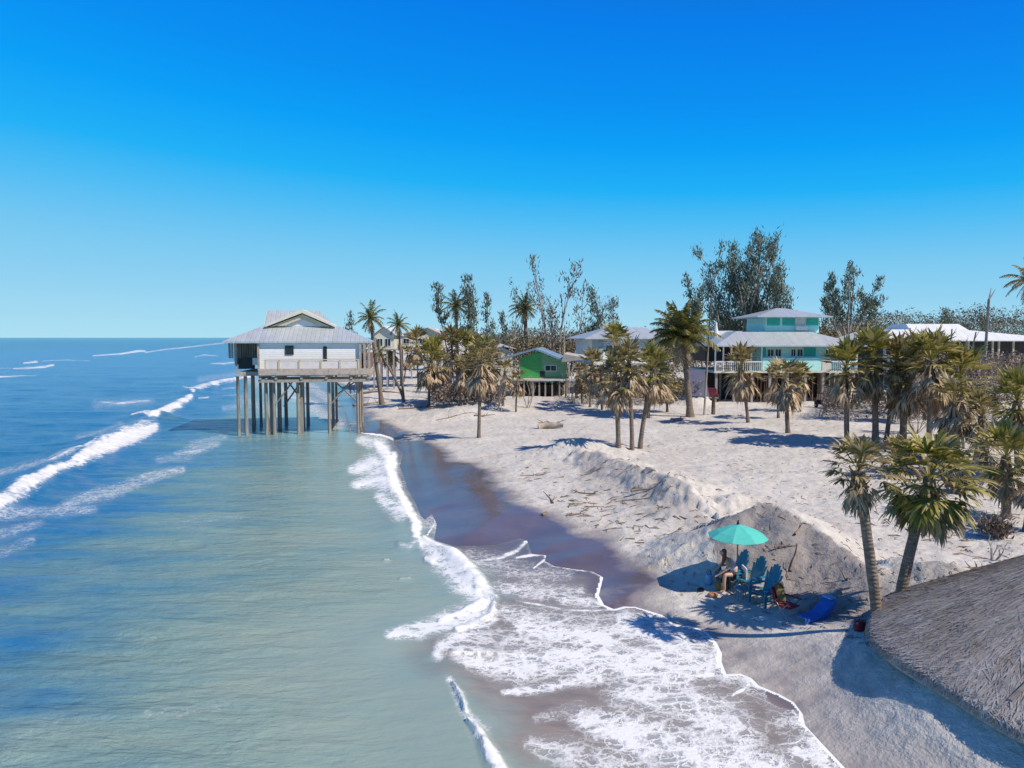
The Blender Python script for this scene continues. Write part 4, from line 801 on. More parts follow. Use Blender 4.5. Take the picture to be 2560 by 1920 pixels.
MB().add([(X_(1224), -.5, Z_(873)), (X_(1248), -.5, Z_(859)), (X_(1290), -.5, Z_(872)), (X_(1224), 7, Z_(873)), (X_(1248), 7, Z_(859)), (X_(1290), 7, Z_(872)), (X_(1256), -.5, Z_(866)), (X_(1256), 7, Z_(866))], [(0, 1, 4, 3), (1, 2, 5, 4), (0, 6, 2, 1), (3, 4, 5, 7), (0, 3, 7, 6), (6, 7, 5, 2)]).build('roof', 'roofwhite', r)

# --- pale hip roofed house
H = HouseFrame(1575, 112); r = H.root('hip_roofed_house', 'raised white house with grey green side and wide grey hip roof', rz=radians(10)); X_, Z_ = H.X, H.Z
MB().box(X_(1478), X_(1665), 0, 10, Z_(905), Z_(849)).build('wall', 'siding', r)
MB().box(X_(1476), X_(1505), -.12, -.003, Z_(908), Z_(849)).build('side_panel', 'mist', r)
MB().hip(X_(1454), X_(1688), -1, 11, Z_(846), Z_(817), X_(1540)-X_(1454), 5.2, .14, X_(1688)-X_(1632)).build('roof', 'roofgrey', r)
for u in (1520, 1640): window(r, X_(u-9), X_(u+9), Z_(885), Z_(862), -.003)
MB().box(X_(1476), X_(1668), -.8, 10, Z_(912), Z_(905)-.003).build('deck', 'white', r)
for u in (1482, 1520, 1560, 1600, 1640, 1664):
    for yy in (0, 9): MB().box(X_(u)-.15, X_(u)+.15, yy-.15, yy+.15, -.6, Z_(912)-.003).build('post', 'wood', r)

# --- teal house with the upper lookout room
H = HouseFrame(1960, 98); r = H.root('teal_house', 'aqua and teal raised beach house with a small upper storey and grey metal roofs', rz=radians(3)); X_, Z_ = H.X, H.Z
zd, ze2, zt = Z_(926), Z_(866), Z_(826)
MB().box(X_(1898), X_(2130), 0, 11, zd, ze2).build('wall', 'aqua', r)
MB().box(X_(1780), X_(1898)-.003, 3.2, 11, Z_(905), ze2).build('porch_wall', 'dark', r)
MB().box(X_(1777), X_(2140), -1.1, 11.5, zd-.3, zd-.003).build('deck', 'cream', r)
MB().box(X_(1898), X_(2066), -1.05, -.95, zd, Z_(894)).build('railing_panel', 'aqua', r)
MB().box(X_(2048), X_(2070), -1.1, -1.053, zd, Z_(894)).build('railing_end_panel', 'cream', r)
rr = MB(); rr.box(X_(1778), X_(1897), -1.05, -.97, Z_(905), Z_(902)); 
for k in range(24): xk = X_(1779)+(X_(1896)-X_(1779))*k/23; rr.box(xk-.03, xk+.03, -1.04, -.98, zd, Z_(905))
rr.build('railing', 'white', r)
rr = MB(); rr.box(X_(2072), X_(2138), -1.05, -.97, Z_(905), Z_(902))
for k in range(14): xk = X_(2073)+(X_(2137)-X_(2073))*k/13; rr.box(xk-.03, xk+.03, -1.04, -.98, zd, Z_(905))
rr.build('railing', 'white', r)
for u in (1780, 1800, 1820, 1845, 1870, 1896, 2070, 2100, 2137): MB().box(X_(u)-.09, X_(u)+.09, -1.0, -.82, zd, ze2).build('porch_post', 'white', r)
for a, b in ((1916, 1934), (1936, 1953), (1976, 1990), (1992, 2008), (2064, 2080), (2086, 2106)): window(r, X_(a), X_(b), Z_(892), Z_(872), -.003, 'white')
for a, b in ((1898, 1913), (2010, 2040)): MB().box(X_(a), X_(b), -.08, -.003, Z_(891), Z_(869)).build('shutter', 'teal', r)
MB().hip(X_(1772), X_(2152), -2.0, 13, ze2+.14, zt-.1, X_(1852)-X_(1772), 4.2, .16, X_(2152)-X_(2040)).build('roof', 'roofgrey', r)
MB().box(X_(1794), X_(1895), 6, 13, ze2+.1, Z_(826)).build('side_roof', 'roofwhite', r)
XU = lambda u: H.X(u)+2.1
MB().box(XU(1892), XU(2032), 2.5, 9.5, zt-.3, Z_(789)).build('upper_wall', 'aqua', r)
for a, b in ((1896, 1929), (1936, 1968), (1998, 2029)): MB().box(XU(a), XU(b), 2.42, 2.497, Z_(813), Z_(794)).build('upper_shutter', 'teal', r)
window(r, XU(1971), XU(1995), Z_(813), Z_(794), 2.497, 'white', 'pinkwhite'); MB().box(XU(1968), XU(1998), 1.9, 2.44, Z_(825), Z_(815)).build('balcony_box', 'white', r)
MB().hip(XU(1860), XU(2054), 1.0, 11, Z_(790), Z_(766), XU(1955)-XU(1860)-.5, 4.8, .14, XU(2054)-XU(1955)-.5).build('upper_roof', 'roofgrey', r)
for u in (1785, 1830, 1875, 1920, 1965, 2010, 2055, 2100, 2133):
    for yy in (-.6, 5, 11): MB().box(X_(u)-.16, X_(u)+.16, yy-.16, yy+.16, -.8, zd-.303).build('post', 'wood', r)
lt = MB()
for k in range(60):
    xk = X_(1860)+(X_(2130)-X_(1860))*k/59
    if random.random() < .8: lt.box(xk-.08, xk+.08, .3+.002*k, .36+.002*k, -.2+random.random()*.6, zd-.34-random.random()*.5)
lt.build('lattice_skirt', 'rust', r)
MB().box(X_(1782), X_(2128), 5.5, 10.4, -.2, zd-.5).build('undercroft_shade', 'dark', r)  # near-black block put in as the shade beneath the raised deck
MB().tube([(X_(1900), -1.2, zd-.3), (X_(1864), -3, -.3)], .12, 5).build('fallen_board', 'white', r) if False else None

# --- white porch house on the right
H = HouseFrame(2390, 98); r = H.root('white_roofed_house', 'wide low house with bright white roof and dark shaded porch on the right', rz=radians(2)); X_, Z_ = H.X, H.Z
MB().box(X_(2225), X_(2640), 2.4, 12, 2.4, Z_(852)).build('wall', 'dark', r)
MB().box(X_(2228), X_(2300), 2.3, 2.397, 2.4, Z_(855)).build('grey_wall_bay', 'mist', r)
for a, b in ((2236, 2252), (2256, 2272), (2278, 2292)): window(r, X_(a), X_(b), Z_(890), Z_(862), 2.297, 'dark')
MB().hip(X_(2198), X_(2680), -.6, 14, Z_(850), Z_(823), 3.0, 3.2, .16, 14).build('roof', 'roofwhite', r)
MB().hip(X_(2305), X_(2470), 2.2, 12, Z_(838), Z_(808), .6, 3.0, .1, .8).build('upper_roof', 'roofwhite', r)
MB().box(X_(2222), X_(2640), -.2, 12, 2.1, 2.397).build('deck', 'white', r)
for u in (2226, 2300, 2360, 2420, 2482, 2498, 2535, 2600): MB().box(X_(u)-.1, X_(u)+.1, -.1, .1, 2.4, Z_(852)).build('porch_post', 'tan', r)
rr = MB(); rr.box(X_(2440), X_(2640), -.15, -.08, 3.3, 3.4)
for k in range(30): xk = X_(2441)+(X_(2639)-X_(2441))*k/29; rr.box(xk-.03, xk+.03, -.14, -.09, 2.4, 3.3)
rr.build('railing', 'white', r); MB().box(X_(2440), X_(2560), .3, .8, 2.4, 3.6).build('porch_bench', 'white', r, bevel=.05)
for u in (2230, 2290, 2350, 2410, 2470, 2530, 2600): MB().box(X_(u)-.15, X_(u)+.15, .1, .4, -.8, 2.097).build('post', 'wood', r)

# --- houses behind the coconut palms
def gabled(name, u0, D, label, ul, ur, vb, ve, va, wall, roof, rz=0, wins=(), depth=8, uap=None, cat='house'):
    H = HouseFrame(u0, D); r = H.root(name, label, cat, rz=radians(rz)); X_, Z_ = H.X, H.Z; ap = X_(uap or (ul+ur)/2)
    MB().prism([(X_(ul), Z_(vb)), (X_(ur), Z_(vb)), (X_(ur), Z_(ve)), (ap, Z_(va)-.1), (X_(ul), Z_(ve))], 0, depth).build('wall', wall, r)
    e = .5; a, b, c = X_(ul)-e, ap, X_(ur)+e; z0, z1 = Z_(ve)-.12, Z_(va)+.12; v = [(a, -e, z0), (b, -e, z1), (c, -e, z0), (c, -e, z0-.16), (b, -e, z1-.16), (a, -e, z0-.16)]
    v += [(p, depth+e, q) for p, _, q in v]; MB().add(v, [(0, 5, 4, 1), (1, 4, 3, 2), (0, 1, 7, 6), (1, 2, 8, 7), (5, 11, 10, 4), (4, 10, 9, 3), (6, 7, 10, 11), (7, 8, 9, 10), (0, 6, 11, 5), (2, 3, 9, 8)]).build('roof', roof, r)
    for w4 in wins: window(r, X_(w4[0]), X_(w4[1]), Z_(w4[3]), Z_(w4[2]), -.003)
    MB().box(X_(ul)-.3, X_(ur)+.3, -1.2, depth, Z_(vb)-.25, Z_(vb)-.003).build('deck', 'wood', r)
    for k in range(4):
        for yy in (-.8, depth-1): xx = X_(ul)+(X_(ur)-X_(ul))*k/3; MB().box(xx-.13, xx+.13, yy-.13, yy+.13, -1, Z_(vb)-.253).build('post', 'wood', r)
    return r, H
gabled('cream_house', 965, 128, 'cream gabled house on posts right behind the stilt house', 937, 986, 872, 836, 816, 'cream', 'roofwhite', 0, [(943, 958, 846, 866), (962, 978, 846, 866)])
gabled('long_white_house', 1050, 150, 'long low house with pale roof behind the dark coconut palm', 990, 1110, 868, 838, 820, 'cream', 'rooftan', 0, [(1008, 1024, 846, 860), (1048, 1064, 846, 860)], 10, uap=1070)
gabled('white_gabled_house', 1190, 150, 'small white gabled house under the leaning pine', 1172, 1208, 872, 846, 828, 'white', 'roofwhite', 0, [(1184, 1196, 850, 862)])
gabled('distant_white_house', 1082, 190, 'distant white house just showing over the long low house', 1062, 1112, 850, 832, 822, 'white', 'roofwhite')

# --- thatched roof in the near corner
tx, ty = 15.7, 17.45; tg = zland(tx, ty)
rt = thing('thatched_hut', 'round grey brown palm thatch hut roof in the near right corner', 'hut', (tx, ty, tg))
m = MT('palm_thatch'); s3 = m.n('ShaderNodeSeparateXYZ'); m.l(m.co(), s3.inputs[0]); ang = m.math('ARCTAN2', s3.outputs[1], s3.outputs[0]); cv = m.n('ShaderNodeCombineXYZ'); m.l(m.math('MULTIPLY', ang, 16), cv.inputs[0]); m.l(m.math('MULTIPLY', s3.outputs[2], .9), cv.inputs[1])
t1 = m.noise(cv.outputs[0], 1.6, 6, .65, .6); t2 = m.noise(m.co(), 1.1, 4); g = m.n('ShaderNodeNewGeometry')
cc = m.ramp(t1, [(.3, (.33, .27, .235)), (.5, (.50, .42, .37)), (.7, (.64, .56, .50))]); cc = m.mix(.4, cc, m.ramp(t2, [(.35, .6), (.65, 1.05)]), 'MULTIPLY'); cc = m.mix(.4, cc, m.ramp(g.outputs['Random Per Island'], [(0, .66), (1, 1.12)]), 'MULTIPLY')
crs = m.math('FRACT', m.math('ADD', m.math('MULTIPLY', s3.outputs[2], 2.1), m.math('MULTIPLY', t2, 1.2))); cc = m.mix(.35, cc, m.ramp(crs, [(0, 1.1), (.8, .95), (.97, .5)]), 'MULTIPLY'); cc = m.mix(m.ramp(m.noise(m.co(), .55, 5, .7), [(.5, 0), (.72, .6)]), cc, (.30, .21, .14))
m.set(col=cc, rough=.95, nor=m.bump(t1, .05)); M['thatch'] = m.m
Rb, zb, za = 5.7, 1.66-tg, 5.2-tg
def cone_pt(a, t, off=0):
    w_ = 1+.03*sin(a*3+1)+.02*sin(a*7); r_ = Rb*w_*t; z_ = za-(za-zb)*t**1.02; return Vector((cos(a)*r_, sin(a)*r_, z_+off))
cb = MB(); NA, NT = 96, 14
vs = [cone_pt(2*pi*i/NA, (j+.05)/NT) for j in range(NT+1) for i in range(NA)]; fs = [(j*NA+i, j*NA+(i+1) % NA, (j+1)*NA+(i+1) % NA, (j+1)*NA+i) for j in range(NT) for i in range(NA)]
cb.add(vs, fs); vs2 = [cone_pt(2*pi*i/NA, (j+.05)/NT, -.28) for j in (0, NT) for i in range(NA)]; cb.add(vs2, [(i, NA+i, NA+(i+1) % NA, (i+1) % NA) for i in range(NA)]); k = len(cb.v)-2*NA
base = NT*NA; cb.f += [(base+i, base+(i+1) % NA, k+NA+(i+1) % NA, k+NA+i) for i in range(NA)]
for i in range(16000):                        # loose leaf strips laid down the slope
    a = random.uniform(1.6, 5.2) if random.random() < .85 else random.uniform(0, 6.28); t = random.uniform(.02, 1.0)**.6; L = min(random.uniform(.35, .95)/Rb, max(.03, 1.03-t)); w_ = random.uniform(.012, .04)/max(t, .1)*.35
    da = random.gauss(0, .05); p0 = cone_pt(a, t, .02+random.random()*.02); p1 = cone_pt(a+da, t+L*.55, random.uniform(.01, .05)); p2 = cone_pt(a+da*1.6, t+L, random.uniform(-.03, .03)-(.08 if t+L > 1.02 else 0))
    tang = Vector((-sin(a), cos(a), 0))*random.uniform(.008, .028); cb.add([p0-tang*.6, p0+tang*.6, p1+tang, p1-tang, p2+tang*.3, p2-tang*.3], [(0, 1, 2, 3), (3, 2, 4, 5)])
cb.build('thatch', 'thatch', rt)
fb = MB()
for i in range(900):                          # ragged eave fringe
    a = 2*pi*i/900+random.uniform(-.01, .01); p = cone_pt(a, .985, .02); tang = Vector((-sin(a), cos(a), 0))*random.uniform(.015, .05); o_ = Vector((cos(a), sin(a), 0)); L = random.uniform(.12, .4)
    q = p+o_*L*.22-Vector((0, 0, L*.6))+tang*random.uniform(-2, 2); fb.add([p-tang, p+tang, q+tang*.3, q-tang*.3], [(0, 1, 2, 3)])
fb.build('eave_fringe', 'thatch', rt)
sb = MB()
for (a, t) in ((3.62, .93), (3.75, .98), (3.68, .86)):
    p = cone_pt(a, t, .06); q = cone_pt(a+.05, t-.16, .16); tang = Vector((-sin(a), cos(a), 0))*.06
    sb.add([p-tang, p+tang, q+tang*.2, q-tang*.2], [(0, 1, 2, 3)])
sb.build('loose_frond', 'barewood', rt)
for i in range(6):
    a = 2*pi*i/6+.3; MB().tube([(cos(a)*4.1, sin(a)*4.1, -.8), (cos(a)*4.1, sin(a)*4.1, za-(za-zb)*.76-.2)], [.11, .09], 8).build('post', 'pile', rt, smooth=True)

# ------------------------------------------------------------------ poles, vehicles, beach things
def pole(u, v, ut, vt, r_, label, name='utility_pole', cat='pole', mat='pile', D=None, arms=()):
    g = G(u, v) if D is None else Vector((*PD(u, v, D)[:2], 0)); 
    if D is not None: g.z = zland(g.x, g.y)
    x, y, z = PD(ut, vt, g.y); o = thing(name, label, cat, g); MB().tube([(0, 0, -.6), ((x-g.x)*.5, 0, (z-g.z)*.5), (x-g.x, 0, z-g.z)], [r_, r_*.85, r_*.65], 8, jitter=.04).build('shaft', mat, o, smooth=True)
    for (dx, f, L) in arms: b = Vector(((x-g.x)*f, 0, (z-g.z)*f)); MB().tube([b, b+Vector((dx, .1, L))], [r_*.5, r_*.15], 5).build('snapped_limb', mat, o)
pole(1760, 1038, 1778, 745, .13, 'tall slim leaning pole between the coconut palm and the teal house')
pole(1783, 1036, 1784, 990, .26, 'broken palm stump beside the leaning pole', 'palm_stump', 'tree stump', 'boots')
pole(1412, 985, 1410, 820, .16, 'pale bare pole standing behind the green cottage', D=112, mat='tan')
pole(2455, 1010, 2472, 748, .2, 'bare dead trunk standing before the white roofed house', 'dead_trunk', 'dead tree', 'greybark', D=84, arms=((.8, .99, 1.3), (-.5, .9, .8), (.3, .98, 1.6)))
for i, (u, v, ut, vt) in enumerate(((2300, 1010, 2275, 820), (2395, 1005, 2440, 830), (2360, 1020, 2380, 822))):
    pole(u, v, ut, vt, .11, ('thin bare trunk slanting left before the white roof', 'thin bare trunk slanting far right before the white roof', 'thin bare trunk in the middle before the white roof')[i], 'dead_trunk', 'dead tree', 'greybark', D=80, arms=((.7, .9, 1.2), (-.7, .8, 1.0), (.5, .7, .9)))
H = HouseFrame(1150, 100)
def bare(u, v, w, h, label, D=None, mat='greybark', n=4):
    g = G(u, v); tips = []; o = thing('bare_snag', label, 'dead tree', g, 0, 'bare snags left by the storm'); tb = MB(); Hh = h/1750*g.y
    for i in range(n): branches(tb, tips, Vector((random.uniform(-.3, .3), 0, -.3)), Vector((random.uniform(-1, 1)*w/h, random.uniform(-.3, .3), 1)).normalized(), Hh*random.uniform(.6, 1), .07, 2, .6, .2, .35, 2)
    tb.build('trunk', mat, o)
bare(1135, 985, 40, 95, 'leafless snag in the brown thicket beside the lone palm', mat='barewood')
bare(1250, 1030, 30, 70, 'forked pale snag in front of the green cottage', mat='barewood')
bare(1320, 1020, 30, 55, 'bent grey snag below the green cottage deck', mat='barewood')
bare(1090, 995, 40, 70, 'bare grey snag at the left end of the thicket')
bare(2480, 1075, 70, 130, 'twisted bare snag at the right end of the grove', n=6)
bare(2410, 1120, 50, 120, 'bare snag under the wide yellow green palm', n=4)
bare(1430, 1010, 24, 60, 'small bare snag by the cottage porch posts', mat='barewood')
bare(2050, 1040, 30, 50, 'short pale snag at the corner of the teal house', mat='barewood')
bare(2470, 1400, 30, 50, 'small crooked twig standing on the sand before the thatch', n=2)

def wheel(parent, x, y, z, r_, w_=.22):
    t = MB().tube([(x, y-w_/2, z), (x, y+w_/2, z)], r_, 16).build('wheel', 'tyre', parent); MB().tube([(x, y-w_/2-.02, z), (x, y+w_/2+.02, z)], r_*.5, 10).build('rim', 'metal', t)
g = G(1792, 1008)+Vector((0, 3.5, 0)); o = thing('red_pickup', 'dark red pickup truck parked in shade under the teal house', 'truck', g, radians(82))
MB().prism([(-2.6, .5), (2.6, .5), (2.65, 1.0), (1.5, 1.1), (.9, 1.75), (-.5, 1.8), (-.7, 1.1), (-2.6, 1.1)], -.9, .9).build('body', 'red', o, bevel=.08)
MB().prism([(1.35, 1.15), (.85, 1.68), (-.4, 1.72), (-.52, 1.15)], -.915, .915).build('side_window', 'glass', o); MB().box(-2.68, -2.6, -.8, .8, .55, .75).build('bumper', 'metal', o)
for sx_ in (-1.7, 1.6):
    for sy in (-.85, .85): wheel(o, sx_, sy, .4, .4)
for sy in (-.7, .7): MB().box(-2.66, -2.6, sy-.1, sy+.1, .8, 1.05).build('tail_light', 'red', o)
g = G(2062, 1020); o = thing('utility_cart', 'small dark open utility cart parked right of the teal house posts', 'cart', g, radians(100))
MB().prism([(-1.3, .4), (1.3, .4), (1.35, .8), (.9, .95), (.5, .6), (-.4, .6), (-.4, .85), (-1.3, .85)], -.65, .65).build('body', 'dark', o, bevel=.04)
MB().box(-.6, .8, -.68, .68, 1.85, 1.93).build('roof', 'tyre', o)
fr = MB(); [fr.tube([(a, b, .7), (c, b, 1.88)], .03, 5) for a, c in ((.9, .7), (-.5, -.5)) for b in (-.62, .62)]; fr.build('roll_frame', 'metal', o)
MB().box(-.35, .1, -.55, .55, .6, .8).box(-.42, -.3, -.55, .55, .8, 1.25).build('seat', 'tyre', o)
for sx_ in (-.9, .9):
    for sy in (-.62, .62): wheel(o, sx_, sy, .3, .3, .18)
g = G(1742, 995); o = MB().add([(-1.5, 0, 3.6), (1.0, 0, 3.5), (1.6, -.2, .0), (-.9, -.2, .1), (-1.5, .12, 3.6), (1.0, .12, 3.5), (1.6, -.08, .0), (-.9, -.08, .1)], [(0, 1, 2, 3), (4, 7, 6, 5), (0, 4, 5, 1), (1, 5, 6, 2), (2, 6, 7, 3), (3, 7, 4, 0)]).build('wall_panel', 'lavpanel'); o.location = g
tag(o, 'large lavender grey panel leaning left of the dark red truck', 'panel')
g = G(1790, 870) if False else Vector(PD(1790, 830, 103)); o = thing('closed_umbrella', 'closed white patio umbrella standing left of the teal house roof', 'umbrella', (g.x, g.y, zland(g.x, g.y)))
hh_ = g.z-o.location.z; MB().tube([(0, 0, 0), (0, 0, hh_+1.6)], .05, 6).build('pole', 'metal', o); MB().tube([(0, 0, hh_-1.2), (0, 0, hh_-.9), (0, 0, hh_+1.5)], [.35, .5, .06], 10).build('canopy', 'white', o)

# --- aqua parasol
M['parasol'] = weathered('aqua_parasol_cloth', (.09, .54, .46), .8, .08, 3); M['chairblue'] = weathered('teal_blue_plastic', (.03, .20, .30), .45, .15, 6)
M['skin'] = weathered('tanned_skin', (.66, .36, .24), .5, .08, 6); M['hair'] = weathered('auburn_hair', (.20, .065, .03), .7, .3, 20); M['cloth_pink'] = weathered('pale_pink_cloth', (.80, .55, .54), .85, .1, 8)
M['cloth_dark'] = weathered('dark_cloth', (.05, .03, .035), .85, .2, 8); M['royal'] = weathered('royal_blue_canvas', (.03, .14, .50), .7, .15, 4); M['maroon'] = weathered('maroon_canvas', (.22, .02, .03), .75, .2, 4)
M['towel'] = weathered('white_towel', (.78, .75, .70), .95, .06, 6); M['khaki'] = weathered('olive_brown_canvas', (.16, .12, .045), .85, .3, 6); M['orange'] = weathered('orange_cloth', (.55, .24, .12), .85, .25, 8); M['lightblue'] = weathered('light_blue_cloth', (.20, .38, .62), .7, .15, 6)
pu = G(1842, 1462); o = thing('beach_parasol', 'open aqua beach parasol planted by the blue chairs', 'parasol', pu, 0.3)
topz = PD(1842, 1310, pu.y)[2]-pu.z; Rp = 72/1750*pu.y*1.04
MB().tube([(0, 0, -.3), (0, 0, topz+.12)], .028, 8).build('pole', 'barewood', o); cb = MB(); n = 8; rings = [(0, topz), (.35, topz-.12), (.7, topz-.28), (1.0, topz-.47)]
cvs = [(0, 0, topz)]; 
for f, z_ in rings[1:]:
    for k in range(n*2): a = pi*k/n; q = f*(1 if k % 2 == 0 else .955); cvs.append((cos(a)*Rp*q, sin(a)*Rp*q, z_+(-.0 if k % 2 == 0 else -.03*f)))
fs = [(0, 1+k, 1+(k+1) % (2*n)) for k in range(2*n)]
for j in range(2):
    for k in range(2*n): fs.append((1+j*2*n+k, 1+(j+1)*2*n+k, 1+(j+1)*2*n+(k+1) % (2*n), 1+j*2*n+(k+1) % (2*n)))
cnp = MB().add(cvs, fs).build('canopy', 'parasol', o); sm = cnp.modifiers.new('thick', 'SOLIDIFY'); sm.thickness = .012
for k in range(n): a = 2*pi*k/n; MB().tube([(cos(a)*.05, sin(a)*.05, topz-.03), (cos(a)*Rp*.98, sin(a)*Rp*.98, topz-.50)], .008, 4).build('rib', 'metal', o)
MB().tube([(0, 0, topz+.0), (0, 0, topz+.16)], [.06, .02], 8).build('finial', 'dark', o)

def adirondack(u, v, rz, label, s=1.0):
    g = G(u, v); o = thing('adirondack_chair', label, 'chair', g, radians(rz), 'teal blue adirondack chairs under the parasol'); o.scale = (s, s, s)
    tilt = radians(24)
    bk = MB(); n = 7
    for i in range(n):                                          # facing -y; back leans to +y, rounded top
        xx = (i-(n-1)/2)*.085; hh = .98-.32*abs((i-(n-1)/2)/3)**2; w_ = .038; y0, z0 = .18, .30; y1, z1 = y0+hh*sin(tilt), z0+hh*cos(tilt)
        bk.add([(xx*.8-w_, y0, z0), (xx*.8+w_, y0, z0), (xx*1.1+w_, y1, z1), (xx*1.1-w_, y1, z1), (xx*.8-w_, y0+.022, z0), (xx*.8+w_, y0+.022, z0), (xx*1.1+w_, y1+.022, z1), (xx*1.1-w_, y1+.022, z1)], [(0, 1, 2, 3), (4, 7, 6, 5), (0, 4, 5, 1), (1, 5, 6, 2), (2, 6, 7, 3), (3, 7, 4, 0)])
    bk.box(-.30, .30, .34, .37, .62, .69).build('backrest', 'chairblue', o)
    st_ = MB()
    for i in range(6): t = i/5; yy = -.38+.56*t; zz = .40-.12*t; st_.box(-.27, .27, yy, yy+.085, zz, zz+.02)
    st_.build('seat', 'chairblue', o)
    for sx_ in (-1, 1):
        MB().box(min(sx_*.28, sx_*.42), max(sx_*.28, sx_*.42), -.42, .42, .56, .585).build('armrest', 'chairblue', o)
        MB().box(min(sx_*.30, sx_*.33), max(sx_*.30, sx_*.33), -.40, -.30, 0, .557).build('leg', 'chairblue', o)
        MB().add([(sx_*.30, -.34, .36), (sx_*.30, -.34, .26), (sx_*.30, .62, -.02), (sx_*.30, .62, .08), (sx_*.27, -.34, .36), (sx_*.27, -.34, .26), (sx_*.27, .62, -.02), (sx_*.27, .62, .08)], [(0, 1, 2, 3), (4, 7, 6, 5), (0, 4, 5, 1), (1, 5, 6, 2), (2, 6, 7, 3), (3, 7, 4, 0)]).build('leg', 'chairblue', o)
adirondack(1832, 1458, -70, 'adirondack chair right behind the bending person under the parasol', 1.05)
adirondack(1877, 1478, -62, 'middle adirondack chair of the three under the parasol', 1.05)
adirondack(1912, 1508, -60, 'adirondack chair nearest the camera in front of the dark sand shadow', 1.12)
# low side table between them
g = G(1852, 1500); o = thing('side_table', 'small teal side table with round top between the adirondack chairs', 'table', g)
MB().tube([(0, 0, .44), (0, 0, .47)], .26, 16).build('tabletop', 'chairblue', o)
for k in range(4): a = pi/4+k*pi/2; MB().tube([(cos(a)*.2, sin(a)*.2, 0), (cos(a)*.17, sin(a)*.17, .44)], .018, 5).build('leg', 'chairblue', o)

# --- the person bending forward on a seat
def skin_body(name, joints, edges, mat, parent=None, root_i=0, sub=2):
    me = bpy.data.meshes.new(name); me.from_pydata([j[0] for j in joints], edges, []); me.update(); ob = bpy.data.objects.new(name, me); link(ob)
    ob.modifiers.new('skin', 'SKIN'); 
    if not me.skin_vertices: me.attributes.new('skin', 'FLOAT', 'POINT') if False else bpy.context.view_layer.update()
    if not me.skin_vertices:
        bpy.context.view_layer.objects.active = ob; bpy.ops.mesh.customdata_skin_add()
    for i, j in enumerate(joints): sv = me.skin_vertices[0].data[i]; r_ = j[1]; sv.radius = (r_, r_) if not isinstance(r_, tuple) else r_; sv.use_root = (i == root_i)
    sb_ = ob.modifiers.new('sub', 'SUBSURF'); sb_.levels = sub; sb_.render_levels = sub
    me.materials.append(M[mat])
    if parent: ob.parent = parent
    return ob
g = G(1822, 1480)
pr = thing('person', 'person with long auburn hair in pale pink top sitting bent forward under the parasol', 'person', g, radians(0)); pr.scale = (1.2, 1.2, 1.2)
# frame: x right, y away; sitting at hips, facing -x and slightly towards the camera
Jt = [((.30, .16, .56), .135), ((.20, .13, .70), .125), ((.06, .10, .86), .135), ((-.06, .08, 1.00), .11), ((-.13, .07, 1.08), .055), ((-.19, .06, 1.16), .06), ((-.23, .05, 1.24), .095), ((-.22, .05, 1.32), .075),
      ((.18, .02, .54), .085), ((-.16, -.06, .56), .068), ((-.18, -.08, .30), .052), ((-.16, -.08, .07), .036), ((-.32, -.12, .03), .03),
      ((.18, .27, .54), .085), ((-.18, .28, .55), .068), ((-.17, .27, .30), .052), ((-.14, .27, .07), .036), ((-.30, .27, .03), .03),
      ((-.03, -.12, .99), .055), ((-.16, -.20, .77), .042), ((-.34, -.16, .62), .030), ((-.42, -.13, .56), .024),
      ((-.03, .27, .99), .055), ((-.16, .32, .78), .042), ((-.34, .25, .64), .030), ((-.42, .20, .58), .024)]
Ed = [(0, 1), (1, 2), (2, 3), (3, 4), (4, 5), (5, 6), (6, 7), (0, 8), (8, 9), (9, 10), (10, 11), (11, 12), (0, 13), (13, 14), (14, 15), (15, 16), (16, 17), (3, 18), (18, 19), (19, 20), (20, 21), (3, 22), (22, 23), (23, 24), (24, 25)]
for hi, sy in ((21, -1), (25, 1)):
    b = Vector(Jt[hi][0])
    for k in range(4):
        p1 = b+Vector((-.045, (k-1.5)*.022, -.01)); p2 = p1+Vector((-.03-.004*(k % 2), (k-1.5)*.006, -.022)); i0 = len(Jt); Jt += [(tuple(p1), .010), (tuple(p2), .008)]; Ed += [(hi, i0), (i0, i0+1)]
    p1 = b+Vector((-.01, -sy*.04, -.015)); i0 = len(Jt); Jt += [(tuple(p1), .011)]; Ed += [(hi, i0)]
body = skin_body('body', Jt, Ed, 'skin', pr)
skin_body('top', [((.24, .14, .62), .15), ((.12, .12, .80), .145), ((.0, .09, .95), .15), ((-.07, .08, 1.03), .10)], [(0, 1), (1, 2), (2, 3)], 'cloth_pink', pr)
skin_body('shorts', [((.32, .16, .56), .152), ((.18, .02, .55), .105), ((.04, -.02, .56), .095), ((.18, .27, .55), .105), ((.04, .28, .56), .095)], [(0, 1), (1, 2), (0, 3), (3, 4)], 'cloth_dark', pr)
skin_body('hair', [((-.19, .06, 1.37), .075), ((-.15, .06, 1.29), .095), ((-.17, -.03, 1.14), .07), ((-.23, -.09, .98), .055), ((-.27, -.11, .84), .03)], [(0, 1), (1, 2), (2, 3), (3, 4)], 'hair', pr)
for nm, pts_, mt in (('nose', [((-.325, .045, 1.265), .012), ((-.335, .045, 1.25), .014)], 'skin'), ('eye', [((-.312, .015, 1.285), .009), ((-.316, .015, 1.285), .008)], 'dark'), ('eye', [((-.312, .075, 1.285), .009), ((-.316, .075, 1.285), .008)], 'dark'), ('mouth', [((-.312, .03, 1.215), .008), ((-.312, .06, 1.215), .008)], 'maroon')): skin_body(nm, pts_, [(0, 1)], mt, pr)
bpy.context.view_layer.update()
g2 = g+Vector((.36, .16, 0)); o = thing('folding_chair', 'white towel covered folding chair the bending person sits on', 'chair', g2)
MB().box(-.32, .26, -.26, .26, .38, .42).build('seat', 'khaki', o); MB().box(.24, .30, -.26, .26, .40, .92).build('backrest', 'towel', o, bevel=.02)
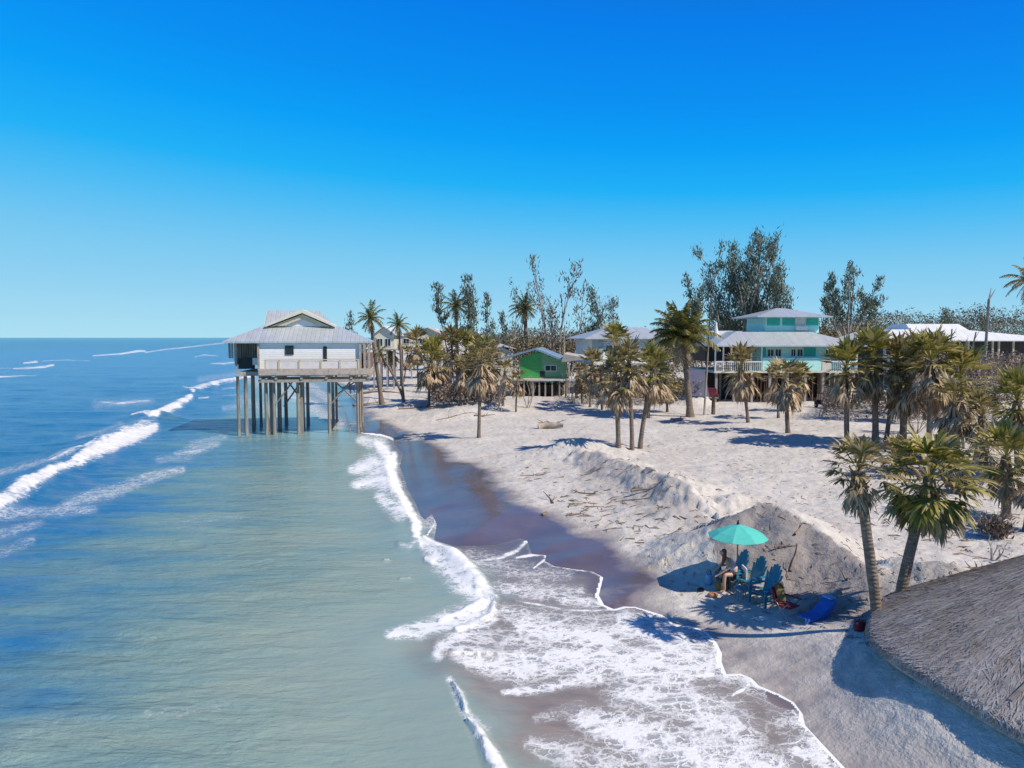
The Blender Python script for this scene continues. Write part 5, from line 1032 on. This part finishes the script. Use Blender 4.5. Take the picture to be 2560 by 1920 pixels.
for a in (-.28, .22):
    for b in (-.22, .22): MB().tube([(a, b, 0), (a*.9, b, .38)], .015, 5).build('leg', 'metal', o)

def bag(u, v, dims, label, mat, name='beach_bag', cat='bag', strap=True, rz=0, dz=0):
    g = G(u, v); o = thing(name, label, cat, g, radians(rz)); a, b, c = dims
    v_ = []; fs = []; rings = 6; n = 14
    for j in range(rings+1):
        t = j/rings; f = .86+.2*sin(pi*t)-.16*t
        for i in range(n): q = 2*pi*i/n; v_.append((cos(q)*a/2*f*(1+random.uniform(-.06, .06)), sin(q)*b/2*f*(1+random.uniform(-.06, .06)), c*t))
    for j in range(rings):
        for i in range(n): fs.append((j*n+i, j*n+(i+1) % n, (j+1)*n+(i+1) % n, (j+1)*n+i))
    fs.append(tuple(range(n-1, -1, -1))); fs.append(tuple(rings*n+i for i in range(n))); MB().add(v_, fs).build('bag_body', mat, o, smooth=True)
    if strap:
        for sy in (-1, 1): MB().tube([(-a*.28, sy*b*.3, c*.95), (-a*.15, sy*b*.3, c*1.35), (a*.15, sy*b*.3, c*1.35), (a*.28, sy*b*.3, c*.95)], .012, 5).build('strap', 'cloth_dark', o)
    return o
bag(1806, 1474, (.65, .45, .42), 'olive brown beach bag in front of the bending person', 'khaki', rz=20)
bag(1772, 1462, (.30, .25, .42), 'small light blue bag on the sand left of the bending person', 'lightblue')
bag(1782, 1492, (.42, .3, .14), 'flat orange cloth bag lying on the sand before the bending person', 'orange', strap=False)
bag(1752, 1478, (.3, .25, .12), 'small dark bag at the tip of the parasol shadow', 'cloth_dark', strap=False)
bag(2150, 1575, (.5, .36, .26), 'small maroon bag beside the foot of the near palm', 'maroon', rz=30)
bag(2175, 1590, (.35, .3, .2), 'little khaki bag closest to the near palm foot', 'khaki', strap=False)
g = G(1905, 1548); o = MB().box(-.24, .24, -.16, .16, .01, .03).build('foam_mat', 'towel', bevel=.008); o.location = g; o.rotation_euler = (0, 0, .3); tag(o, 'small white mat lying in the long palm shadow', 'mat')
g = G(1968, 1543); o = thing('camp_chair', 'maroon canvas camp chair piled with a brown towel beside the blue lounger', 'chair', g, radians(35))
MB().box(-.3, .3, -.28, .28, .40, .44).build('seat', 'maroon', o, bevel=.02); MB().add([(-.32, .26, .42), (.32, .26, .42), (.32, .42, .98), (-.32, .42, .98), (-.32, .30, .42), (.32, .30, .42), (.32, .46, .98), (-.32, .46, .98)], [(0, 1, 2, 3), (4, 7, 6, 5), (0, 4, 5, 1), (1, 5, 6, 2), (2, 6, 7, 3), (3, 7, 4, 0)]).build('backrest', 'maroon', o)
for sx_ in (-1, 1):
    MB().box(min(sx_*.31, sx_*.39), max(sx_*.31, sx_*.39), -.3, .34, .62, .65).build('armrest', 'maroon', o)
    for sy in (-1, 1): MB().tube([(sx_*.33, sy*.3, 0), (sx_*.33, -sy*.02+.02, .33), (sx_*.33, -sy*.26, .62)], .016, 5).build('leg', 'metal', o)
MB().add([(-.2, .2, .46), (.22, .2, .46), (.26, .36, 1.06), (-.22, .38, 1.08), (-.1, .5, 1.02), (.2, .5, 1.0), (0, .05, .52), (.1, .32, 1.16)], [(0, 1, 6), (0, 6, 3), (1, 2, 6), (3, 6, 7), (6, 2, 7), (3, 7, 4), (7, 2, 5), (7, 5, 4), (0, 3, 4), (1, 5, 2), (0, 4, 5, 1)]).build('towel', 'khaki', o)
g = G(2035, 1548); o = thing('beach_lounger', 'royal blue canvas beach lounger with pale head cushion tilted on the sand', 'lounger', g, radians(22)); o.scale = (.8, .8, .8)
v_ = []; prof = [(-.75, .22), (-.35, .18), (.1, .26), (.5, .52), (.85, .80)]
for x_, z_ in prof: v_ += [(x_, -.30, z_), (x_, .30, z_), (x_, .30, z_-.05), (x_, -.30, z_-.05)]
fs = [(4*j+a, 4*j+(a+1) % 4, 4*j+4+(a+1) % 4, 4*j+4+a) for j in range(4) for a in range(4)]+[(0, 3, 2, 1), (16, 17, 18, 19)]
MB().add(v_, fs).build('canvas', 'royal', o)
MB().add([(-.8, -.34, .2), (-.3, -.34, .16), (.5, -.34, .5), (.85, -.34, .8), (.85, -.34, .6), (.3, -.34, .02), (-.8, -.34, .03)]+[(-.8, -.30, .2), (-.3, -.30, .16), (.5, -.30, .5), (.85, -.30, .8), (.85, -.30, .6), (.3, -.30, .02), (-.8, -.30, .03)],
         [(6, 5, 4, 3, 2, 1, 0), (7, 8, 9, 10, 11, 12, 13)]+[(i, (i+1) % 7, 7+(i+1) % 7, 7+i) for i in range(7)]).build('side_flap', 'royal', o)
MB().box(.62, .95, -.24, .24, .80, .90).build('head_cushion', 'lightblue', o, bevel=.04)
for sx_ in (-.6, .35, .8):
    for sy in (-.28, .28): MB().tube([(sx_+.1, sy, 0), (sx_, sy, .2 if sx_ < .5 else .7)], .015, 5).build('leg', 'metal', o)

# --- driftwood, sticks and logs lying about
def stick(u, v, L, label, a=0, r_=.05, lift=.0, forks=1, mat='drift', group='driftwood lying on the sand'):
    g = G(u, v); pts = []; d = Vector((cos(a), sin(a), lift)).normalized(); q = g-d*L/2; n = 7
    for i in range(n+1):
        pts.append(Vector((q.x, q.y, max(zland(q.x, q.y)+r_*.5, q.z if lift else -9)))-g); d = (d+Vector((random.gauss(0, .14), random.gauss(0, .14), 0))).normalized(); q = q+d*(L/n)
    mb = MB().tube(pts, [r_*(1.1-.8*i/n) for i in range(n+1)], 6, jitter=.15)
    for k in range(forks): b = pts[random.randint(2, 5)]; mb.tube([b, b+Vector((random.gauss(0, .3), random.gauss(0, .3), random.uniform(.2, .5)))*L*.35], [r_*.5, r_*.15], 4)
    o = mb.build('driftwood', mat, smooth=True); o.location = g; tag(o, label, 'driftwood', group)
stick(1385, 1250, 1.6, 'curved grey branch standing out on the pale sand below the scarp', 1.4, .07, .25, 3)
stick(1455, 1235, 1.8, 'forked branch right of the curved grey branch', 2.6, .06, .12, 3)
stick(1490, 1268, 1.3, 'straight stick lying flat nearest the wet sand', .05, .05, 0, 1)
stick(1435, 1288, .8, 'short dark log closest to the wet sand edge', .2, .09, 0, 1)
stick(1360, 1285, .7, 'knotty stump piece at the dark sand edge', 1.2, .08, .2, 2)
stick(1500, 1172, 2.6, 'long thin stick below the crest of the sand ridge', .1, .045, 0, 2)
stick(1340, 1188, 2.2, 'wavy thin stick nearest the tide line', .15, .04, 0, 2)
stick(1610, 1220, 1.8, 'dark branch half buried on the scarp face', .4, .08, .1, 2)
stick(1590, 1250, 2.2, 'pale plank like log at the foot of the scarp', -.3, .08, 0, 0, 'barewood')
stick(1985, 1395, 1.5, 'straight brown stick leaning up the near sand mound', 1.0, .05, .7, 0)
stick(1995, 1325, .8, 'short dark stick near the crest of the near sand mound', .9, .05, .3, 0)
stick(1960, 1362, .9, 'small forked dark twig on the face of the near sand mound', .3, .04, .1, 2)
stick(1968, 1425, .9, 'thin dark rod stuck in the sand behind the blue chairs', 1.3, .02, .8, 0)
stick(2115, 1450, .9, 'dark post end poking from the shaded sand mound', 1.5, .05, 1.5, 0)
stick(925, 1010, 5, 'dark fallen branch beside the last house pile', .35, .14, .1, 4)
stick(1045, 1020, 5, 'dark fallen log left of the shaggy brown palm', .1, .16, 0, 4)
stick(955, 978, 8, 'long fallen trunk behind the fallen branch', .1, .2, 0, 3)
stick(1210, 1040, 2.5, 'fallen branch just behind the lone palm', .5, .10, .1, 2)
stick(1145, 1052, 5, 'thin grey stick line across the sand before the lone palm', -.1, .07, 0, 2)
stick(2445, 1420, 1.6, 'tangled brown roots on the sand left of the thatch hip', .1, .07, .1, 5)
stick(1700, 1052, 2.2, 'pale brown root chunk beside the big coconut palm', .4, .25, 0, 3, 'barewood')
stick(1800, 1225, .5, 'small lump of bark on the open sand', .3, .06, 0, 1)
# fallen tan driftwood stump with root arms in the middle
g = G(1378, 1072); o = thing('uprooted_stump', 'reddish tan uprooted stump with broken arms on the open sand', 'driftwood', g); mb = MB()
mb.tube([(-1.3, 0, .15), (-.5, .1, .3), (.4, 0, .35), (1.2, -.1, .3)], [.3, .36, .3, .16], 8, jitter=.2); mb.build('log', 'barewood', o, smooth=True); mb = MB()
for k in range(7): a = random.uniform(0, 6.28); mb.tube([(random.uniform(-1, 1), 0, .35), (random.uniform(-1.4, 1.6), sin(a)*.4, random.uniform(.5, 1.0))], [.10, .03], 5)
mb.build('roots', 'barewood', o)
# small scattered twigs and shells: nobody could count them
mb = MB()
for i in range(1500):
    u = random.uniform(1250, 2560); v = random.uniform(1060, 1640); x, y = [float(c) for c in P(u, v, 1.0)]
    mb.v; L = random.uniform(.04, .22); a = random.uniform(0, 6.28); mb.tube([(x-cos(a)*L, y-sin(a)*L, 0), (x, y, .02+random.random()*.04), (x+cos(a)*L, y+sin(a)*L, 0)], [.012, .018, .008], 3, cap=False)
for i in range(190):
    c = random.choice(((1340, 1180), (1400, 1240), (1450, 1265), (1500, 1200), (1600, 1225), (1560, 1290), (1700, 1300), (1640, 1180), (2250, 1300), (2400, 1330)))
    x, y = [float(q) for q in P(random.gauss(c[0], 45), random.gauss(c[1], 22), 1.0)]; L = random.uniform(.08, .42); a = random.gauss(.2, .7); b_ = random.gauss(0, .1)
    mb.tube([(x-cos(a)*L, y-sin(a)*L, .01), (x-b_, y+b_, .04+random.random()*.06), (x+cos(a+b_)*L, y+sin(a+b_)*L, random.random()*.12)], [.02, .03, .008], 4, cap=False)
arr = np.array(mb.v); dS = signed(arr[:, 0], arr[:, 1], E_L); hz_ = land(arr[:, 0], arr[:, 1]); ok = dS > 1.0
arr[:, 2] += hz_; mb.v = [tuple(q) for q in arr]; mb.f = [f for f in mb.f if all(ok[i] for i in f)]
tag(mb.build('twig_litter', 'drift'), kind='stuff')
